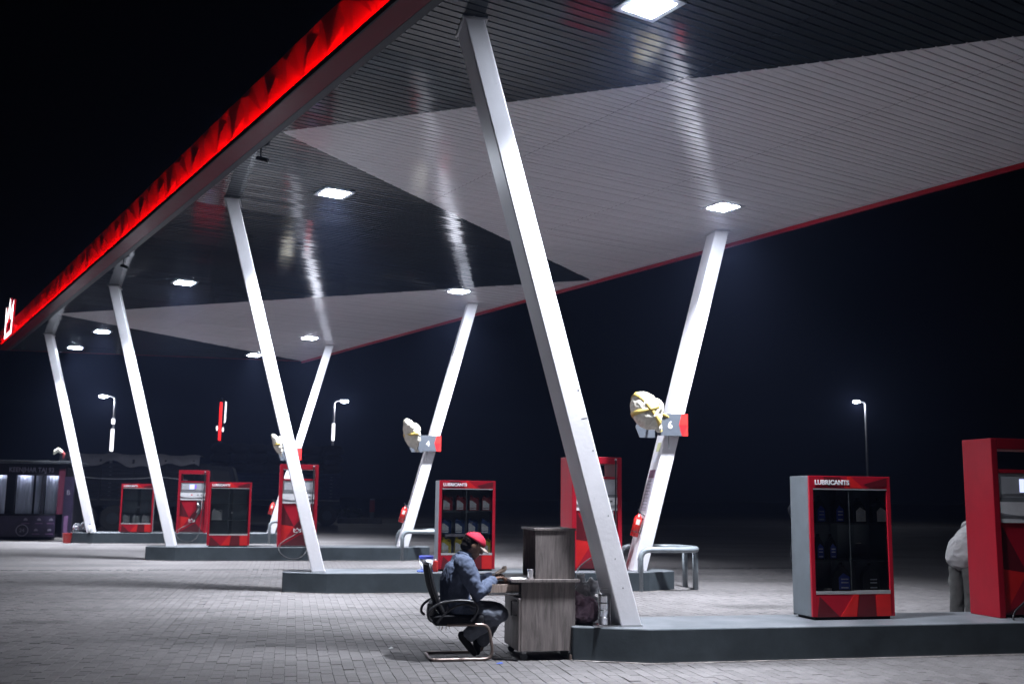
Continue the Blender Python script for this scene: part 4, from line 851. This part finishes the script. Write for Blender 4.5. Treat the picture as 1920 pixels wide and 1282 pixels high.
part('foot', MB().box(-7.15,-6.72,KY-.14,KY+.1,0,.078), 'kerb', ki); text('lettering', 'B', .2, 'icon', ki, (-6.90,KY-.106,1.40))
t_ = thing('rag_on_pole', 'pale and red rag tied to a short stick on the kiosk roof', 'rag', (-7.25,KY+.3,2.44)); part('stick', MB().tube([(0,0,0),(.02,0,.30)], .015, 8), 'dark', t_)
mb = MB(); mb.capsule([(.02,0,.30),(-.06,0,.36),(-.16,0,.30),(-.17,0,.24)],[.05,.06,.05,.03]); remesh('cloth', mb, 'cloth', t_, .015, 2, .02, .07, 3); part('tail', MB().tube([(.03,0,.32),(.11,0,.22),(.10,0,.08)],[.04,.05,.02],8), 'rag', t_, smooth=True)
t_ = thing('red_bucket', 'small red bucket at the foot of the kiosk', 'bucket', (-6.42,33.3,0)); part('body', MB().lathe([(.10,0),(.105,.01),(.135,.28),(.142,.285)], 20), 'redtin', t_, smooth=True); part('handle', MB().tube(spline([(-.13,0,.27),(0,-.12,.16),(.13,0,.27)], 6), .006, 6), 'steel', t_)
x0, y0 = KB[3]; cr_ = thing('crate_of_cups', 'dark crate with clear plastic bags on the end of the farthest island', 'crate', (x0-.62,y0+.12,HI)); part('crate', MB().box(-.02,.52,0,.35,0,.05), 'dark', cr_, bevel=.008)
for i, (a, b, c) in enumerate(((.10,.12,.11),(.28,.15,.13),(.42,.10,.10))): mb = MB(); mb.ell((a,b,.05+c*.75),(.10,.09,c)); remesh('plastic_bag', mb, 'sack', cr_, .012, 1, .03, .05, i)
t_ = thing('water_bottle', 'small bottle standing by the foot of the farthest left column', 'bottle', (x0-.10,y0-.12,HI)); part('body', MB().lathe([(.05,0),(.055,.01),(.055,.16),(.03,.21),(.02,.22),(.02,.24)], 14), 'bagc', t_, smooth=True); part('cap', MB().lathe([(.022,0),(.022,.02)], 12, (0,0,.241)), 'blue', t_)

# ================================================================== FAR TRUCKS
def wheel(par, x, y, z=.5, r=.5):
    w_ = part('wheel', MB().tube([(x,y-.15,z),(x,y+.15,z)], r, 20), 'tyre', par, bevel=.05); part('hub', MB().tube([(x,y-.17,z),(x,y-.151,z)], r*.45, 14), 'trim', w_)
tr = thing('covered_truck', 'dark parked truck with sagging grey tarpaulin behind the far columns', 'truck', (-8.6,43.0,0))
part('cargo_bed', MB().box(0,4.9,0,2.3,.95,1.2), 'truck', tr, bevel=.02)
for k in range(9):
    part('side_board', MB().box(.02,4.88,.0,.05,1.22+k*.155,1.365+k*.155), 'truck', tr, bevel=.01)
for x in (0.1,1.3,2.5,3.7,4.75): part('stake', MB().box(x,x+.08,-.06,-.003,1.0,2.75), 'truck', tr)
mb = MB(); nx, ny = 30, 8; vs = []
for i in range(nx+1):
    for j in range(ny+1):
        x = -.1+5.1*i/nx; y = -.14+2.6*j/ny; e = 1 if j == 0 else 0
        z = 3.02-.10*abs(math.sin(x*1.9))*(.4+.6*(1-j/ny))+.02*math.sin(x*7+j)-(.42+.09*math.sin(x*2.6)+.05*math.sin(x*6.1))*e-.05*(i in (0,nx)); vs.append((x, y-(.03+.03*math.sin(x*5))*e, z))
mb.add(vs, [(i*(ny+1)+j, (i+1)*(ny+1)+j, (i+1)*(ny+1)+j+1, i*(ny+1)+j+1) for i in range(nx) for j in range(ny)]); part('tarpaulin', mb, 'tarp', tr, smooth=True)
part('cab', MB().prism([(4.98,.7),(6.5,.7),(6.5,1.7),(6.25,2.55),(4.98,2.65)], .05, 2.25), 'truck', tr, bevel=.06); part('cab_window', MB().prism([(5.3,1.65),(6.3,1.65),(6.12,2.35),(5.3,2.4)], .035, .048), 'black', tr)
for x in (.8,1.9,5.7):
    for y in (.1,2.2): wheel(tr, x, y)
part('rope', MB().tube(spline([(.3,-.1,2.1),(1.2,-.1,2.02),(2.0,-.1,2.0),(2.8,-.1,2.03),(3.6,-.1,2.09),(4.6,-.1,1.98)], 4), .014, 6), 'ltrim', tr)
t2 = thing('loaded_truck', 'tall dim blue truck loaded high with sacks behind the dispensers', 'truck', (-3.9,52.0,0))
part('cargo_bed', MB().box(0,6.2,0,2.4,.95,1.2), 'truck', t2, bevel=.02)
for k in range(8): part('side_board', MB().box(.02,6.18,0,.06,1.22+k*.16,1.37+k*.16), 'truckblue', t2, bevel=.01)
rs = random.Random(3)
for k in range(3):
    for i in range(7):
        mb = MB(); mb.ell((.45+i*.88+rs.uniform(-.1,.1),.5,2.75+k*.44+rs.uniform(-.04,.04)),(.52,.45,.27),nu=14,nv=8); part('sack', mb, 'load', t2, smooth=True)
part('load_cover', MB().box(.1,6.1,.6,2.35,2.52,3.85), 'load', t2, bevel=.25); part('cab', MB().prism([(-2.0,.7),(-.1,.7),(-.1,2.9),(-1.6,2.8),(-2.0,1.8)], .05, 2.3), 'truck', t2, bevel=.08); part('cab_window', MB().prism([(-1.78,1.8),(-.5,1.8),(-.5,2.5),(-1.45,2.5)], .03, .048), 'black', t2)
for x in (-1.1,1.0,4.6,5.6):
    for y in (.1,2.3): wheel(t2, x, y)
# ================================================================== STREET LAMPS, PYLON, KERB, POST, SHRUB
def slamp(label, x, y, h, arm, strip=None):
    t_ = thing('street_lamp', label, 'street lamp', (x,y,0), 0, 'street lamps beyond the forecourt'); sg = 1 if arm > 0 else -1
    part('pole', MB().tube(spline([(0,0,0),(0,0,h*.6),(0,0,h-.5),(0,0,h-.22),(.10*sg,0,h-.04),(abs(arm)*.7*sg,0,h+.05)], 5), [.075]*6+[.065]*6+[.05]*14, 10), 'polemat', t_, smooth=True)
    part('lamp_head', MB().box(min(arm*.62,arm*1.25),max(arm*.62,arm*1.25),-.12,.12,h+.02,h+.10), 'polemat', t_, bevel=.03)
    part('led', MB().ell((arm*.95,0,h-.01),(.25,.15,.09),nu=14,nv=8), 'led', t_)
    if strip:
        for a, b in strip: part('lit_banner', MB().box(-.085,.085,-.30,-.09,a,b), 'lit', t_, bevel=.02)
    l = bpy.data.lights.new('glow', 'POINT'); l.energy = 260; l.shadow_soft_size = .12; l.color = (.85,.9,1); lo = bpy.data.objects.new('glow', l); COL.objects.link(lo); lo.parent = t_; lo.location = (arm*.95,0,h-.25); l.use_shadow = True
    return t_
slamp('street lamp with lit banner strips on its pole beyond the far left columns', -10.58, 66, 7.15, -.72, [(3.9,5.2),(5.5,5.8)])
slamp('street lamp facing right with short lit banner between the far columns', 2.35, 66, 7.28, .66, [(4.8,5.85)])
slamp('lone bright street lamp above the front lubricants cabinet', 38.7, 66, 8.3, -.70)
py = thing('pylon_sign', 'distant pylon sign seen edge on with a red strip and white marks', 'sign', (-6.72,100,0)); part('column', MB().box(-.10,.10,-.2,1.8,0,10.2), 'dark', py)
part('red_edge', MB().box(-.11,.11,-.26,-.203,6.3,9.8), 'pylonred', py); part('white_panel', MB().prism([(.34,7.9),(.44,8.1),(.44,9.85),(.36,9.9)], -.2, .3), 'lit', py); part('panel_arm', MB().box(.101,.345,0,.1,8.4,8.5), 'dark', py)
for x, z in ((-.27,7.4),(.26,7.3)): part('white_mark', MB().ell((x,-.15,z),(.07,.05,.22),nu=10,nv=8), 'lit', py)
part('mark_arm', MB().box(-.27,.26,-.09,-.05,7.33,7.38), 'dark', py)
kb = thing('kerb_strip', 'low concrete kerb strip far beyond the loaded truck', 'kerb', (2.4,57.0,0))
for k in range(6): part('kerb_stone', MB().box(k*.40,k*.40+.385,0,.3,0,.28), 'kerb', kb, bevel=.02)
t_ = thing('marker_post', 'short red and white marker post at the end of the far kerb', 'post', (4.25,57.2,0)); part('post', MB().tube([(0,0,0),(0,0,.6)], .12, 12), 'kerb', t_); part('band', MB().tube([(0,0,.601),(0,0,1.25)], .14, 12), 'postred', t_); part('cap', MB().lathe([(.14,0),(.10,.05)], 12, (0,0,1.251)), 'ltrim', t_)
sh = thing('shrub', 'small dark shrub growing behind the far kerb', 'shrub', (3.0,57.6,0)); part('stem', MB().tube([(0,0,0),(.02,0,.5)], .03, 6), 'leaf', sh)
mb = MB(); rs = random.Random(5)
for k in range(260):
    a = rs.uniform(0,6.28); r_ = .75*math.sqrt(rs.random()); z = .25+rs.random()*.75*(1-r_*.5); c = Vector((r_*math.cos(a), r_*math.sin(a)*.6, z)); d1 = Vector((rs.uniform(-1,1),rs.uniform(-1,1),rs.uniform(-.3,1))).normalized()*.11; d2 = d1.orthogonal().normalized()*.035
    mb.add([c-d1, c+d2, c+d1, c-d2], [(0,1,2,3)])
part('foliage', mb, 'leaf', sh)
# ================================================================== AIR
hz = MB().box(-70, 85, -3.5, 130, -1.2, 11.6); me = hz.mesh('haze'); m = bpy.data.materials.new('night haze'); m.use_nodes = True; N, L = nt(m); N.remove(N['Principled BSDF'])
pv = N.new('ShaderNodeVolumePrincipled'); pv.inputs['Color'].default_value = (.42,.54,1,1); pv.inputs['Density'].default_value = HAZE_DENSITY; pv.inputs['Anisotropy'].default_value = .72; L.new(pv.outputs[0], N['Material Output'].inputs['Volume'])
me.materials.append(m); o = bpy.data.objects.new('haze', me); COL.objects.link(o); o['kind'] = 'stuff'
